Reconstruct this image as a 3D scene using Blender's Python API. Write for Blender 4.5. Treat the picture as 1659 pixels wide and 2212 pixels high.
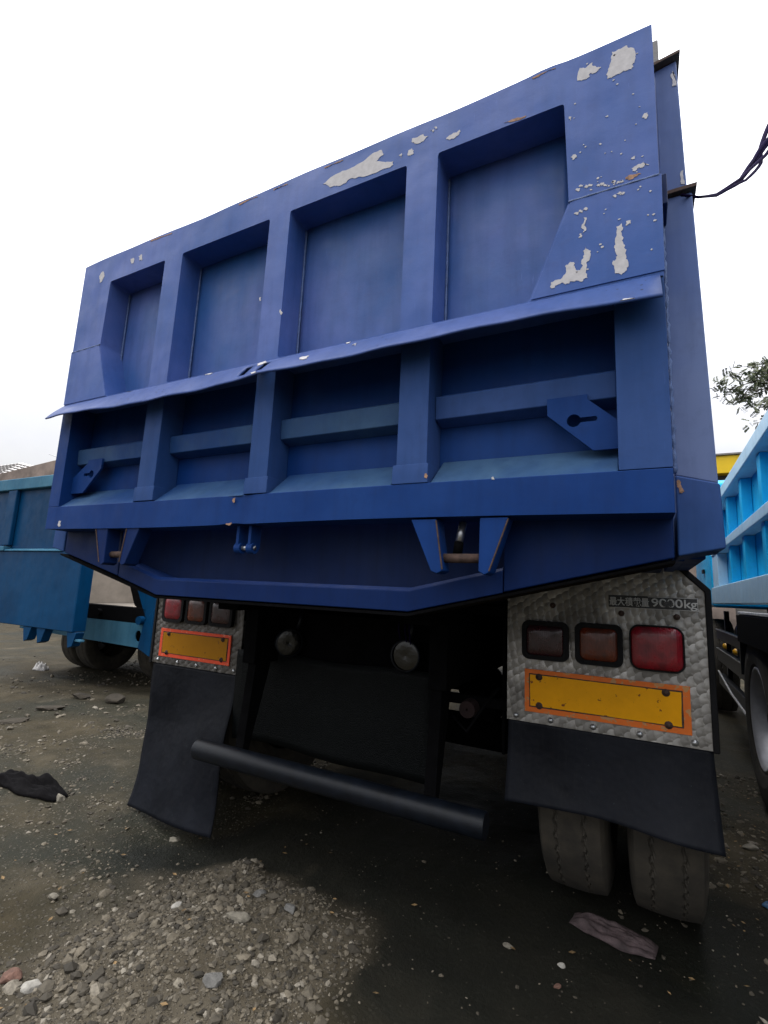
import bpy, bmesh, math, random
import numpy as np
from mathutils import Matrix, Vector

random.seed(7)
rng = np.random.default_rng(7)
sc = bpy.context.scene
for o in list(bpy.data.objects):
    bpy.data.objects.remove(o, do_unlink=True)
C = sc.collection

# ------------------------------------------------------------------ camera
cam_d = bpy.data.cameras.new("camera")
cam_d.sensor_fit = 'VERTICAL'
cam_d.sensor_height = 24.0
cam_d.lens = 1060.748 / 2212.0 * 24.0
cam_d.clip_start = 0.02
cam_d.clip_end = 3000
cam = bpy.data.objects.new("camera", cam_d)
C.objects.link(cam)
yaw, pitch, roll = 0.484, 0.160, 0.047
cpos = Vector((1.081, -1.170, 1.134))
fw = Vector((-math.sin(yaw) * math.cos(pitch), math.cos(yaw) * math.cos(pitch), math.sin(pitch)))
ri = Vector((math.cos(yaw), math.sin(yaw), 0))
up = ri.cross(fw)
r2 = math.cos(roll) * ri + math.sin(roll) * up
u2 = -math.sin(roll) * ri + math.cos(roll) * up
M = Matrix((r2, u2, -fw)).transposed().to_4x4()
M.translation = cpos
cam.matrix_world = M
sc.camera = cam

# ------------------------------------------------------------------ sky, sun, exposure
SUN_EL, SUN_AZ = 64.0, 248.0           # azimuth clockwise from +Y
world = bpy.data.worlds.new("World")
sc.world = world
world.use_nodes = True
nt = world.node_tree
nt.nodes.clear()
wo = nt.nodes.new('ShaderNodeOutputWorld')
bg = nt.nodes.new('ShaderNodeBackground')
sky = nt.nodes.new('ShaderNodeTexSky')
sky.sky_type = 'NISHITA'
sky.sun_disc = False
sky.sun_elevation = math.radians(SUN_EL)
sky.sun_rotation = math.radians(SUN_AZ)
sky.air_density = 1.0
sky.dust_density = 4.0
tc = nt.nodes.new('ShaderNodeTexCoord')
no = nt.nodes.new('ShaderNodeTexNoise')
no.inputs['Scale'].default_value = 2.2
no.inputs['Detail'].default_value = 6
no.inputs['Roughness'].default_value = 0.55
nt.links.new(tc.outputs['Generated'], no.inputs['Vector'])
rp = nt.nodes.new('ShaderNodeValToRGB')          # cloud layer: thin and thick patches
rp.color_ramp.elements[0].position = 0.30
rp.color_ramp.elements[0].color = (0.74, 0.76, 0.85, 1)
rp.color_ramp.elements[1].position = 0.68
rp.color_ramp.elements[1].color = (1.0, 1.0, 1.0, 1)
nt.links.new(no.outputs['Fac'], rp.inputs['Fac'])
sx = nt.nodes.new('ShaderNodeSeparateXYZ')       # overcast sky: zenith brighter than horizon, all round
nt.links.new(tc.outputs['Generated'], sx.inputs[0])
mr = nt.nodes.new('ShaderNodeMapRange')
mr.inputs[1].default_value = 0.0; mr.inputs[2].default_value = 1.0
mr.inputs[3].default_value = 5.6; mr.inputs[4].default_value = 40.0
pw = nt.nodes.new('ShaderNodeMath'); pw.operation = 'POWER'; pw.use_clamp = True
nt.links.new(sx.outputs[2], pw.inputs[0]); pw.inputs[1].default_value = 1.35
nt.links.new(pw.outputs[0], mr.inputs[0])
ml = nt.nodes.new('ShaderNodeVectorMath'); ml.operation = 'SCALE'
nt.links.new(rp.outputs[0], ml.inputs[0]); nt.links.new(mr.outputs[0], ml.inputs['Scale'])
mx = nt.nodes.new('ShaderNodeMix')
mx.data_type = 'RGBA'
mx.inputs[0].default_value = 0.93                # closed cloud cover
nt.links.new(sky.outputs[0], mx.inputs[6])
nt.links.new(ml.outputs[0], mx.inputs[7])
nt.links.new(mx.outputs[2], bg.inputs['Color'])
bg.inputs['Strength'].default_value = 0.11
nt.links.new(bg.outputs[0], wo.inputs['Surface'])

sl = bpy.data.lights.new("sun", 'SUN')
sl.energy = 1.1
sl.angle = math.radians(18)
sl.color = (1.0, 0.97, 0.93)
so = bpy.data.objects.new("sun", sl)
C.objects.link(so)
az, el = math.radians(SUN_AZ), math.radians(SUN_EL)
sdir = Vector((math.sin(az) * math.cos(el), math.cos(az) * math.cos(el), math.sin(el)))
so.rotation_euler = (-sdir).to_track_quat('-Z', 'Y').to_euler()
so.location = sdir * 30

sc.view_settings.view_transform = 'Standard'
sc.view_settings.look = 'None'
sc.view_settings.exposure = 0.0
sc.view_settings.gamma = 1.0
sc.view_settings.use_curve_mapping = False
sc.render.engine = 'CYCLES'
sc.cycles.use_denoising = True
sc.cycles.max_bounces = 6
sc.cycles.diffuse_bounces = 3

# ------------------------------------------------------------------ material helpers
class NT:
    def __init__(s, name):
        s.m = bpy.data.materials.new(name)
        s.m.use_nodes = True
        s.t = s.m.node_tree
        s.b = s.t.nodes['Principled BSDF']
        s.tc = None
    def n(s, typ, **kw):
        nd = s.t.nodes.new(typ)
        for k, v in kw.items():
            setattr(nd, k, v)
        return nd
    def put(s, sock, v):
        if isinstance(v, bpy.types.NodeSocket):
            s.t.links.new(v, sock)
        elif v is not None:
            if isinstance(v, (tuple, list)) and len(v) == 3 and sock.type == 'RGBA':
                v = (*v, 1)
            sock.default_value = v
    def coord(s, kind='Object'):
        if s.tc is None:
            s.tc = s.n('ShaderNodeTexCoord')
        return s.tc.outputs[kind]
    def geo(s, kind='Position'):
        return s.n('ShaderNodeNewGeometry').outputs[kind]
    def mapping(s, vec, scale=(1, 1, 1), loc=(0, 0, 0), rot=(0, 0, 0)):
        m = s.n('ShaderNodeMapping')
        s.put(m.inputs['Vector'], vec)
        m.inputs['Scale'].default_value = scale
        m.inputs['Location'].default_value = loc
        m.inputs['Rotation'].default_value = rot
        return m.outputs[0]
    def noise(s, vec, scale, detail=4, rough=0.55, dist=0.0, out='Fac'):
        m = s.n('ShaderNodeTexNoise')
        s.put(m.inputs['Vector'], vec)
        m.inputs['Scale'].default_value = scale
        m.inputs['Detail'].default_value = detail
        m.inputs['Roughness'].default_value = rough
        m.inputs['Distortion'].default_value = dist
        return m.outputs[out]
    def voro(s, vec, scale, feature='F1', rnd=1.0, out='Distance'):
        m = s.n('ShaderNodeTexVoronoi', feature=feature)
        s.put(m.inputs['Vector'], vec)
        m.inputs['Scale'].default_value = scale
        m.inputs['Randomness'].default_value = rnd
        return m.outputs[out]
    def ramp(s, fac, stops):
        r = s.n('ShaderNodeValToRGB')
        e = r.color_ramp.elements
        while len(e) < len(stops):
            e.new(0.5)
        for el_, (p, c) in zip(e, stops):
            el_.position = p
            el_.color = (c, c, c, 1) if isinstance(c, (int, float)) else (*c, 1)
        s.put(r.inputs[0], fac)
        return r.outputs[0]
    def math(s, op, a, b=None, c=None):
        m = s.n('ShaderNodeMath', operation=op)
        s.put(m.inputs[0], a)
        if b is not None:
            s.put(m.inputs[1], b)
        if c is not None:
            s.put(m.inputs[2], c)
        return m.outputs[0]
    def vmath(s, op, a, b=None, out=0):
        m = s.n('ShaderNodeVectorMath', operation=op)
        s.put(m.inputs[0], a)
        if b is not None:
            s.put(m.inputs[1], b)
        return m.outputs[out]
    def mix(s, fac, a, b, mode='MIX'):
        m = s.n('ShaderNodeMix', data_type='RGBA', blend_type=mode)
        s.put(m.inputs[0], fac)
        s.put(m.inputs[6], a)
        s.put(m.inputs[7], b)
        return m.outputs[2]
    def vmix(s, fac, a, b):
        m = s.n('ShaderNodeMix', data_type='VECTOR')
        s.put(m.inputs[0], fac)
        s.put(m.inputs[4], a)
        s.put(m.inputs[5], b)
        return m.outputs[1]
    def bump(s, h, strength=0.3, dist=0.01, normal=None):
        b = s.n('ShaderNodeBump')
        b.inputs['Strength'].default_value = strength
        b.inputs['Distance'].default_value = dist
        s.put(b.inputs['Height'], h)
        if normal is not None:
            s.put(b.inputs['Normal'], normal)
        return b.outputs[0]
    def out(s, color=None, rough=None, metal=None, normal=None, **kw):
        if color is not None: s.put(s.b.inputs['Base Color'], color)
        if rough is not None: s.put(s.b.inputs['Roughness'], rough)
        if metal is not None: s.put(s.b.inputs['Metallic'], metal)
        if normal is not None: s.put(s.b.inputs['Normal'], normal)
        for k, v in kw.items():
            s.put(s.b.inputs[k.replace('_', ' ')], v)
        return s.m

def paint(name, base, fade, rough=0.42, grime=0.35, dents=0.22, speck=None, spec=0.10):
    a = NT(name)
    p = a.geo()
    n1 = a.noise(p, 1.7, 5, 0.6)
    col = a.mix(a.ramp(n1, [(0.38, 0), (0.64, 1)]), base, fade)
    n2 = a.noise(a.mapping(p, (9, 9, 1.1)), 3.0, 5, 0.6)        # rain streaks
    g = a.math('MULTIPLY', a.ramp(n2, [(0.45, 0), (0.8, 1)]), grime)
    col = a.mix(g, col, tuple(c * 0.45 + 0.003 for c in base))
    n3 = a.noise(p, 38, 6, 0.65)
    col = a.mix(a.math('MULTIPLY', a.ramp(n3, [(0.52, 0), (0.72, 1)]), 0.30), col, tuple(c * 0.6 + 0.004 for c in fade))
    scr = a.noise(a.mapping(p, (60, 60, 7), rot=(0.1, 0.4, 0)), 2.0, 3, 0.5)
    col = a.mix(a.math('MULTIPLY', a.ramp(scr, [(0.70, 0), (0.76, 1)]), 0.16), col, tuple(min(0.6, c * 1.7 + 0.006) for c in fade))
    ru = a.noise(a.mapping(p, (1, 1, 0.45)), 31, 6, 0.7)
    col = a.mix(a.math('MULTIPLY', a.ramp(ru, [(0.735, 0), (0.765, 1)]), 0.75), col, (0.085, 0.045, 0.028))
    du = a.noise(a.mapping(p, (1.0, 1.0, 0.6)), 6.5, 7, 0.7)
    col = a.mix(a.math('MULTIPLY', a.ramp(du, [(0.50, 0), (0.78, 1)]), 0.30), col, tuple(c * 0.8 + 0.004 for c in base))
    if speck:
        v = a.voro(p, speck[0])
        m = a.math('MULTIPLY', a.ramp(v, [(0.11, 1), (0.17, 0)]), a.ramp(a.noise(p, 6, 3), [(0.48, 0), (0.6, 1)]))
        col = a.mix(m, col, speck[1])
    h = a.math('ADD', a.math('MULTIPLY', a.noise(p, 4.5, 2, 0.4), 1.0), a.math('MULTIPLY', n3, 0.06))
    nrm = a.bump(h, dents, 0.035)
    r = a.ramp(a.noise(p, 11, 4), [(0.3, rough - 0.10), (0.75, rough + 0.16)])
    return a.out(col, r, 0.0, nrm, Specular_IOR_Level=spec)

MAT = {}
MAT['blue'] = paint('navy_blue_paint', (0.003, 0.028, 0.138), (0.009, 0.044, 0.180), rough=0.5)  # lower gate; the dimmer light down here is partly in the colour
MAT['blue_mid'] = paint('mid_blue_paint', (0.018, 0.056, 0.180), (0.036, 0.078, 0.225), rough=0.5)  # gate sides and posts, toned down with the light falling off below
MAT['blue_shaded'] = paint('shaded_blue_paint', (0.003, 0.016, 0.080), (0.007, 0.024, 0.100), rough=0.5)  # crossmember lip and left ears: shade painted in as a deeper blue
MAT['blue_up'] = paint('sun_faded_and_lit_blue_paint', (0.034, 0.088, 0.285), (0.080, 0.126, 0.345), rough=0.46, grime=0.3, spec=0.18, dents=0.3)  # upper gate: sun fade plus the stronger light up here
MAT['blue_bay'] = paint('faded_blue_bay_paint', (0.024, 0.088, 0.270), (0.078, 0.120, 0.335), rough=0.42, grime=0.4, spec=0.24, dents=0.35)
MAT['blue_defl'] = paint('navy_blue_paint_pitted', (0.034, 0.070, 0.212), (0.060, 0.094, 0.258), speck=(46, (0.010, 0.014, 0.04)))
MAT['blue_post'] = paint('navy_blue_paint_chalky', (0.085, 0.130, 0.290), (0.135, 0.180, 0.330), rough=0.55)
MAT['blue_worn'] = paint('worn_blue_paint', (0.014, 0.050, 0.165), (0.050, 0.105, 0.190), rough=0.5)
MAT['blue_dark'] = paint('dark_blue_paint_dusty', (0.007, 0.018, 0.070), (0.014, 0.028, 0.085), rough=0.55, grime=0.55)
MAT['sky_blue'] = paint('sky_blue_paint', (0.010, 0.430, 0.800), (0.016, 0.470, 0.830), rough=0.36, grime=0.18, spec=0.3)
MAT['sky_blue_pale'] = paint('pale_sky_blue_paint', (0.42, 0.64, 0.80), (0.50, 0.70, 0.82), rough=0.4, grime=0.25)
MAT['left_blue'] = paint('cobalt_blue_paint', (0.001, 0.034, 0.095), (0.0015, 0.048, 0.130), rough=0.4, grime=0.3)
MAT['left_blue_pale'] = paint('weathered_teal_blue_paint', (0.030, 0.120, 0.200), (0.070, 0.190, 0.270), rough=0.5, grime=0.3)

def simple(name, col, rough=0.6, metal=0.0, var=0.35, vscale=20, bump=0.15, bdist=0.004, **kw):
    a = NT(name)
    p = a.geo()
    n1 = a.noise(p, vscale, 6, 0.6)
    c = a.mix(a.ramp(n1, [(0.3, 0), (0.75, 1)]), tuple(v * (1 - var) for v in col), tuple(min(1, v * (1 + var)) for v in col))
    nrm = a.bump(a.noise(p, vscale * 6, 4), bump, bdist)
    return a.out(c, rough, metal, nrm, **kw)

MAT['black_steel'] = simple('black_painted_steel', (0.004, 0.006, 0.010), 0.42, 0.0, 0.5, 25, Specular_IOR_Level=0.25)
MAT['frame_black'] = simple('grimy_chassis_black', (0.0025, 0.0025, 0.003), 0.9, 0.0, 0.5, 18, Specular_IOR_Level=0.06)
MAT['rubber'] = simple('black_rubber', (0.007, 0.007, 0.008), 0.75, 0.0, 0.4, 8, 0.1, Specular_IOR_Level=0.2)
MAT['primer'] = simple('bare_white_primer', (0.46, 0.445, 0.45), 0.8, 0.0, 0.14, 60, 0.2, 0.002)
MAT['rust'] = simple('orange_rust', (0.33, 0.19, 0.12), 0.9, 0.0, 0.5, 90, 0.5, 0.002)
MAT['rust_dark'] = simple('brown_rusty_steel', (0.075, 0.045, 0.035), 0.85, 0.2, 0.5, 60, 0.4, 0.002)
MAT['steel'] = simple('bare_steel', (0.45, 0.46, 0.47), 0.35, 0.9, 0.3, 40)
MAT['rim'] = simple('silver_painted_rim', (0.50, 0.50, 0.52), 0.38, 0.35, 0.12, 25)
MAT['weld'] = simple('painted_weld_bead', (0.100, 0.160, 0.340), 0.45, 0.0, 0.3, 90, 0.8, 0.004)
MAT['white_edge'] = simple('off_white_paint', (0.60, 0.60, 0.60), 0.5, 0.0, 0.25, 30)
MAT['concrete'] = simple('grey_concrete', (0.22, 0.21, 0.20), 0.85, 0.0, 0.3, 8, 0.3, 0.01)
MAT['yellow_band'] = simple('yellow_painted_fascia', (0.80, 0.53, 0.004), 0.5, 0.0, 0.06, 3)
MAT['dark_wall'] = simple('dark_shed_wall', (0.10, 0.095, 0.09), 0.8, 0.0, 0.3, 4)
MAT['roof_pale'] = simple('pale_corrugated_metal', (0.60, 0.57, 0.55), 0.55, 0.1, 0.1, 2)
MAT['roof_brown'] = simple('rusty_brown_roofing', (0.20, 0.155, 0.13), 0.85, 0.0, 0.6, 1.2)
MAT['worn_bed'] = simple('worn_bed_steel', (0.27, 0.235, 0.195), 0.75, 0.1, 0.25, 5)
MAT['amber_small'] = simple('amber_marker_lens', (0.70, 0.36, 0.02), 0.25, 0.0, 0.1, 30)
MAT['glass_dark'] = simple('dark_cab_glass', (0.015, 0.02, 0.025), 0.08, 0.0, 0.1, 3, 0.02)
MAT['cable'] = simple('purple_black_cable', (0.008, 0.003, 0.028), 0.9, 0.0, 0.3, 30, Specular_IOR_Level=0.05)
MAT['bark'] = simple('grey_brown_bark', (0.10, 0.08, 0.065), 0.9, 0.0, 0.4, 12, 0.6, 0.01)

def lens(name, col, dark):
    a = NT(name)
    p = a.geo()
    n = a.noise(p, 26, 5, 0.6)
    c = a.mix(a.ramp(n, [(0.42, 0), (0.68, 1)]), col, dark)
    sep = a.n('ShaderNodeSeparateXYZ')
    a.put(sep.inputs[0], p)
    ribs = a.math('SINE', a.math('MULTIPLY', sep.outputs[0], 900.0))
    nrm = a.bump(ribs, 0.12, 0.001)
    return a.out(c, a.ramp(n, [(0.3, 0.18), (0.7, 0.5)]), 0.0, nrm, Coat_Weight=0.3)
MAT['lens_red'] = lens('red_lamp_lens', (0.26, 0.008, 0.018), (0.13, 0.006, 0.012))
MAT['lens_amber'] = lens('amber_lamp_lens', (0.13, 0.022, 0.006), (0.05, 0.012, 0.006))
MAT['lens_dark'] = lens('dull_red_lamp_lens', (0.035, 0.006, 0.009), (0.018, 0.005, 0.007))

def reflector(name, col, dirt, amount):
    a = NT(name)
    p = a.geo()
    n = a.noise(p, 21, 6, 0.62)
    c = a.mix(a.math('MULTIPLY', a.ramp(n, [(0.35, 0), (0.8, 1)]), 0.5), col, tuple(v * 0.75 for v in col))
    rust = a.noise(p, 48, 5, 0.6)
    c = a.mix(a.ramp(rust, [(amount, 0), (amount + 0.035, 1)]), c, dirt)
    hx = a.voro(p, 260, rnd=0.0)
    nrm = a.bump(hx, 0.2, 0.001)
    return a.out(c, 0.4, 0.0, nrm, Specular_IOR_Level=0.2)
MAT['refl_yellow'] = reflector('yellow_reflective_sheet', (0.84, 0.37, 0.001), (0.18, 0.05, 0.015), 0.64)
MAT['refl_yellow_shaded'] = reflector('shaded_yellow_reflective_sheet', (0.40, 0.17, 0.002), (0.10, 0.05, 0.02), 0.66)  # left reflector, its shade painted in as a deeper yellow
MAT['refl_orange'] = reflector('orange_reflective_border', (0.74, 0.17, 0.030), (0.50, 0.26, 0.11), 0.56)
MAT['refl_red'] = reflector('red_orange_reflective_border', (0.82, 0.10, 0.045), (0.75, 0.26, 0.16), 0.60)

# engine-turned stainless: overlapping circular brush marks, seen through anisotropy
def engine_turned(shaded=False):  # second tone set has the left panel's shade painted in
    a = NT('shaded_engine_turned_stainless' if shaded else 'engine_turned_stainless')
    pitch = 0.026
    pos = a.geo()
    sep = a.n('ShaderNodeSeparateXYZ')
    a.put(sep.inputs[0], pos)
    wob = a.math('MULTIPLY', a.math('SUBTRACT', a.noise(pos, 9, 2), 0.5), 0.02)
    xx = a.math('ADD', sep.outputs[0], wob)
    zz = a.math('SUBTRACT', sep.outputs[2], wob)
    u = a.math('DIVIDE', a.math('ADD', a.math('MULTIPLY', xx, 0.82), a.math('MULTIPLY', zz, 0.57)), pitch)
    v = a.math('DIVIDE', a.math('SUBTRACT', a.math('MULTIPLY', zz, 0.82), a.math('MULTIPLY', xx, 0.57)), pitch)
    j0 = a.math('FLOOR', v)
    cu = cv = tone = None
    for dj in (1, 0, -1):
        jj = a.math('ADD', j0, float(dj))
        sh = a.math('MULTIPLY', a.math('ABSOLUTE', a.math('MODULO', jj, 2.0)), 0.5)
        us = a.math('SUBTRACT', u, sh)
        i0 = a.math('FLOOR', us)
        for di in (-1, 0, 1):
            ii = a.math('ADD', i0, float(di))
            du = a.math('SUBTRACT', us, a.math('ADD', ii, 0.5))
            dv = a.math('SUBTRACT', v, a.math('ADD', jj, 0.5))
            d2 = a.math('ADD', a.math('MULTIPLY', du, du), a.math('MULTIPLY', dv, dv))
            cmb = a.n('ShaderNodeCombineXYZ')
            a.put(cmb.inputs[0], ii); a.put(cmb.inputs[1], jj)
            wn = a.n('ShaderNodeTexWhiteNoise', noise_dimensions='2D')
            a.put(wn.inputs[0], cmb.outputs[0])
            if cu is None:
                cu, cv, tone = du, dv, wn.outputs[0]
            else:
                m = a.math('LESS_THAN', d2, 0.62)
                def sel(new, old):
                    mm = a.n('ShaderNodeMix', data_type='FLOAT')
                    a.put(mm.inputs[0], m); a.put(mm.inputs[2], old); a.put(mm.inputs[3], new)
                    return mm.outputs[0]
                cu, cv, tone = sel(du, cu), sel(dv, cv), sel(wn.outputs[0], tone)
    tx = a.n('ShaderNodeCombineXYZ')
    cx_ = a.math('SUBTRACT', a.math('MULTIPLY', cu, 0.82), a.math('MULTIPLY', cv, 0.57))
    cz_ = a.math('ADD', a.math('MULTIPLY', cu, 0.57), a.math('MULTIPLY', cv, 0.82))
    a.put(tx.inputs[0], a.math('MULTIPLY', cz_, -1.0))
    a.put(tx.inputs[2], cx_)
    tan = a.vmath('NORMALIZE', tx.outputs[0])
    dirt = a.noise(pos, 7, 6, 0.6)
    rad = a.math('SQRT', a.math('ADD', a.math('MULTIPLY', cu, cu), a.math('MULTIPLY', cv, cv)))
    rings = a.math('SINE', a.math('MULTIPLY', rad, 70.0))
    base = a.mix(tone, (0.26, 0.25, 0.232) if not shaded else (0.08, 0.075, 0.068), (0.44, 0.425, 0.40) if not shaded else (0.16, 0.15, 0.14))
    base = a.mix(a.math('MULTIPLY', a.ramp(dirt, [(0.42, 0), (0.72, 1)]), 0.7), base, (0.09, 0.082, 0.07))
    nv = a.n('ShaderNodeCombineXYZ')       # each swirl is very slightly dished
    a.put(nv.inputs[0], a.math('MULTIPLY', cx_, 0.20))
    nv.inputs[1].default_value = -1.0
    a.put(nv.inputs[2], a.math('MULTIPLY', cz_, 0.20))
    nrm = a.bump(rings, 0.08, 0.0006, a.vmath('NORMALIZE', nv.outputs[0]))
    a.out(base, a.ramp(dirt, [(0.3, 0.34), (0.7, 0.6)]), 0.7, nrm, Anisotropic=0.75)
    a.put(a.b.inputs['Tangent'], tan)
    return a.m
MAT['turned'] = engine_turned()
MAT['turned_shaded'] = engine_turned(True)  # left lamp panel: same steel with shade put into its colour

def letters():
    a = NT('scratched_white_lettering')
    p = a.geo()
    n = a.noise(p, 85, 4, 0.6)
    c = a.mix(a.ramp(n, [(0.66, 0), (0.74, 1)]), (0.50, 0.49, 0.47), (0.035, 0.035, 0.035))
    return a.out(c, 0.6)
MAT['letters'] = letters()
MAT['plate_black'] = simple('scuffed_black_plate', (0.022, 0.022, 0.023), 0.5, 0.0, 0.6, 60)

def flap_mat(name, col):
    a = NT(name)
    p = a.geo()
    n = a.noise(p, 3.5, 5, 0.6)
    c = a.mix(a.ramp(n, [(0.35, 0), (0.72, 1)]), col, tuple(v * 1.9 + 0.004 for v in col))
    d = a.noise(a.mapping(p, (30, 30, 4)), 3, 4, 0.6)
    c = a.mix(a.math('MULTIPLY', a.ramp(d, [(0.5, 0), (0.8, 1)]), 0.4), c, (0.020, 0.020, 0.022))
    sp = a.noise(p, 160, 3, 0.5)
    c = a.mix(a.math('MULTIPLY', a.ramp(sp, [(0.71, 0), (0.76, 1)]), 0.3), c, (0.10, 0.15, 0.14))
    h = a.math('ADD', a.math('MULTIPLY', a.noise(p, 7, 3), 1.0), a.math('MULTIPLY', a.noise(p, 220, 2), 0.03))
    return a.out(c, a.ramp(n, [(0.3, 0.40), (0.7, 0.6)]), 0.0, a.bump(h, 0.5, 0.02), Specular_IOR_Level=0.10)
MAT['flap'] = flap_mat('black_mudflap_rubber', (0.005, 0.006, 0.009))

def vinyl():
    a = NT('grained_black_vinyl')
    p = a.geo()
    v = a.voro(p, 130, 'DISTANCE_TO_EDGE')
    n = a.noise(p, 5, 4)
    return a.out(a.mix(n, (0.002, 0.0028, 0.0032), (0.0045, 0.006, 0.0066)), 0.45, 0.0, a.bump(a.ramp(v, [(0, 0), (0.15, 1)]), 0.5, 0.003), Specular_IOR_Level=0.12)
MAT['vinyl'] = vinyl()

def tyre_mat():
    a = NT('dusty_tyre_rubber')
    p = a.geo()
    n = a.noise(p, 9, 6, 0.65)
    c = a.mix(a.ramp(n, [(0.35, 0), (0.7, 1)]), (0.028, 0.025, 0.020), (0.068, 0.058, 0.043))
    return a.out(c, 0.85, 0.0, a.bump(a.noise(p, 120, 4), 0.35, 0.003))
MAT['tyre'] = tyre_mat()
def chrome_lamp():
    a = NT('chrome_lamp_reflector')
    return a.out((0.06, 0.06, 0.058), 0.2, 1.0, a.bump(a.voro(a.geo(), 60), 0.12, 0.004))
MAT['chrome'] = chrome_lamp()

# ------------------------------------------------------------------ mesh helpers
class MB:
    def __init__(s):
        s.v, s.f = [], []
    def add(s, vs, fs):
        k = len(s.v)
        s.v += [tuple(map(float, p)) for p in vs]
        s.f += [tuple(i + k for i in f) for f in fs]
        return s
    def box(s, x0, x1, y0, y1, z0, z1):
        return s.add([(x0, y0, z0), (x1, y0, z0), (x1, y1, z0), (x0, y1, z0), (x0, y0, z1), (x1, y0, z1), (x1, y1, z1), (x0, y1, z1)],
                     [(0, 3, 2, 1), (4, 5, 6, 7), (0, 1, 5, 4), (1, 2, 6, 5), (2, 3, 7, 6), (3, 0, 4, 7)])
    def prism(s, poly, axis, a, b):
        """poly in the two other axes (order x,y,z without axis), extruded from a to b."""
        n = len(poly)
        def pt(p, t):
            if axis == 'y': return (p[0], t, p[1])
            if axis == 'x': return (t, p[0], p[1])
            return (p[0], p[1], t)
        vs = [pt(p, a) for p in poly] + [pt(p, b) for p in poly]
        fs = [tuple(range(n)), tuple(range(2 * n - 1, n - 1, -1))]
        fs += [(i, (i + 1) % n + 0, (i + 1) % n + n, i + n)[::-1] for i in range(n)]
        return s.add(vs, fs)
    def tube(s, pts, rad, seg=12, caps=True):
        pts = [Vector(p) for p in pts]
        rs = rad if isinstance(rad, (list, tuple)) else [rad] * len(pts)
        k = len(s.v)
        ref = None
        for i, p in enumerate(pts):
            t = (pts[min(i + 1, len(pts) - 1)] - pts[max(i - 1, 0)]).normalized()
            if ref is None:
                ref = t.orthogonal().normalized()
            ref = (ref - t * ref.dot(t)).normalized()
            bi = t.cross(ref)
            for j in range(seg):
                a = 2 * math.pi * j / seg
                s.v.append(tuple(p + (ref * math.cos(a) + bi * math.sin(a)) * rs[i]))
        for i in range(len(pts) - 1):
            for j in range(seg):
                a, b = k + i * seg + j, k + i * seg + (j + 1) % seg
                s.f.append((a, b, b + seg, a + seg))
        if caps:
            s.f.append(tuple(k + j for j in range(seg))[::-1])
            e = k + (len(pts) - 1) * seg
            s.f.append(tuple(e + j for j in range(seg)))
        return s
    def lathe(s, prof, centre, axis='x', seg=48, closed=False):
        """prof: (along, radius) pairs turned about an axis through centre."""
        k = len(s.v)
        cx, cy, cz = centre
        for (t, r) in prof:
            for j in range(seg):
                a = 2 * math.pi * j / seg
                c, d = r * math.cos(a), r * math.sin(a)
                s.v.append({'x': (cx + t, cy + c, cz + d), 'y': (cx + c, cy + t, cz + d), 'z': (cx + c, cy + d, cz + t)}[axis])
        m = len(prof)
        for i in range(m - 1 + (1 if closed else 0)):
            for j in range(seg):
                a, b = k + i * seg + j, k + i * seg + (j + 1) % seg
                e, g = k + ((i + 1) % m) * seg + j, k + ((i + 1) % m) * seg + (j + 1) % seg
                s.f.append((a, b, g, e))
        return s
    def grid(s, fn, nu, nv, skip=None):
        k = len(s.v)
        for i in range(nu + 1):
            for j in range(nv + 1):
                s.v.append(tuple(fn(i / nu, j / nv)))
        for i in range(nu):
            for j in range(nv):
                if skip and skip(i, j):
                    continue
                a = k + i * (nv + 1) + j
                s.f.append((a, a + 1, a + nv + 2, a + nv + 1))
        return s
    def mesh(s, name):
        me = bpy.data.meshes.new(name)
        me.from_pydata(s.v, [], s.f)
        bm = bmesh.new(); bm.from_mesh(me)
        bmesh.ops.recalc_face_normals(bm, faces=bm.faces)
        bm.to_mesh(me); bm.free()
        me.update()
        return me

WORLD = {}      # object name -> base position in its thing's unrotated frame
def finish(me, name, mat, parent=None, bevel=0.0, smooth=False, solid=0.0, seg=2):
    co = np.empty(len(me.vertices) * 3)
    me.vertices.foreach_get('co', co)
    co = co.reshape(-1, 3)
    c = (co.min(0) + co.max(0)) / 2
    if parent is None:
        c[2] = co[:, 2].min()
    me.vertices.foreach_set('co', (co - c).ravel())
    me.materials.clear()
    me.materials.append(MAT[mat] if isinstance(mat, str) else mat)
    o = bpy.data.objects.new(name, me)
    C.objects.link(o)
    WORLD[o.name] = Vector(c)
    if parent is not None:
        o.parent = parent
        o.location = Vector(c) - WORLD[parent.name]
    else:
        o.location = c
    if smooth or bevel:
        me.polygons.foreach_set('use_smooth', [True] * len(me.polygons))
    if solid:
        m = o.modifiers.new('thickness', 'SOLIDIFY'); m.thickness = solid; m.offset = 0
    if bevel:
        m = o.modifiers.new('edges', 'BEVEL'); m.width = bevel; m.segments = seg
        m.limit_method = 'ANGLE'; m.angle_limit = math.radians(35); m.harden_normals = True
    me.update()
    return o
def part(name, mb, mat, parent, **kw):
    return finish(mb.mesh(name), name, mat, parent, **kw)
def tag(o, label=None, cat=None, group=None, kind=None):
    if label: o['label'] = label
    if cat: o['category'] = cat
    if group: o['group'] = group
    if kind: o['kind'] = kind
    return o
def thing(name, label, cat, loc, group=None):
    o = bpy.data.objects.new(name, None)
    o.empty_display_size = 0.2
    C.objects.link(o)
    o.location = loc
    WORLD[o.name] = Vector(loc)
    return tag(o, label, cat, group)
def dup(o, parent, offset):
    c = o.copy(); C.objects.link(c)
    c.parent = parent
    WORLD[c.name] = WORLD[o.name] + Vector(offset)
    c.location = WORLD[c.name] - (WORLD[parent.name] if parent else Vector((0, 0, 0)))
    for ch in list(o.children):
        dup(ch, c, offset)
    return c
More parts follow.
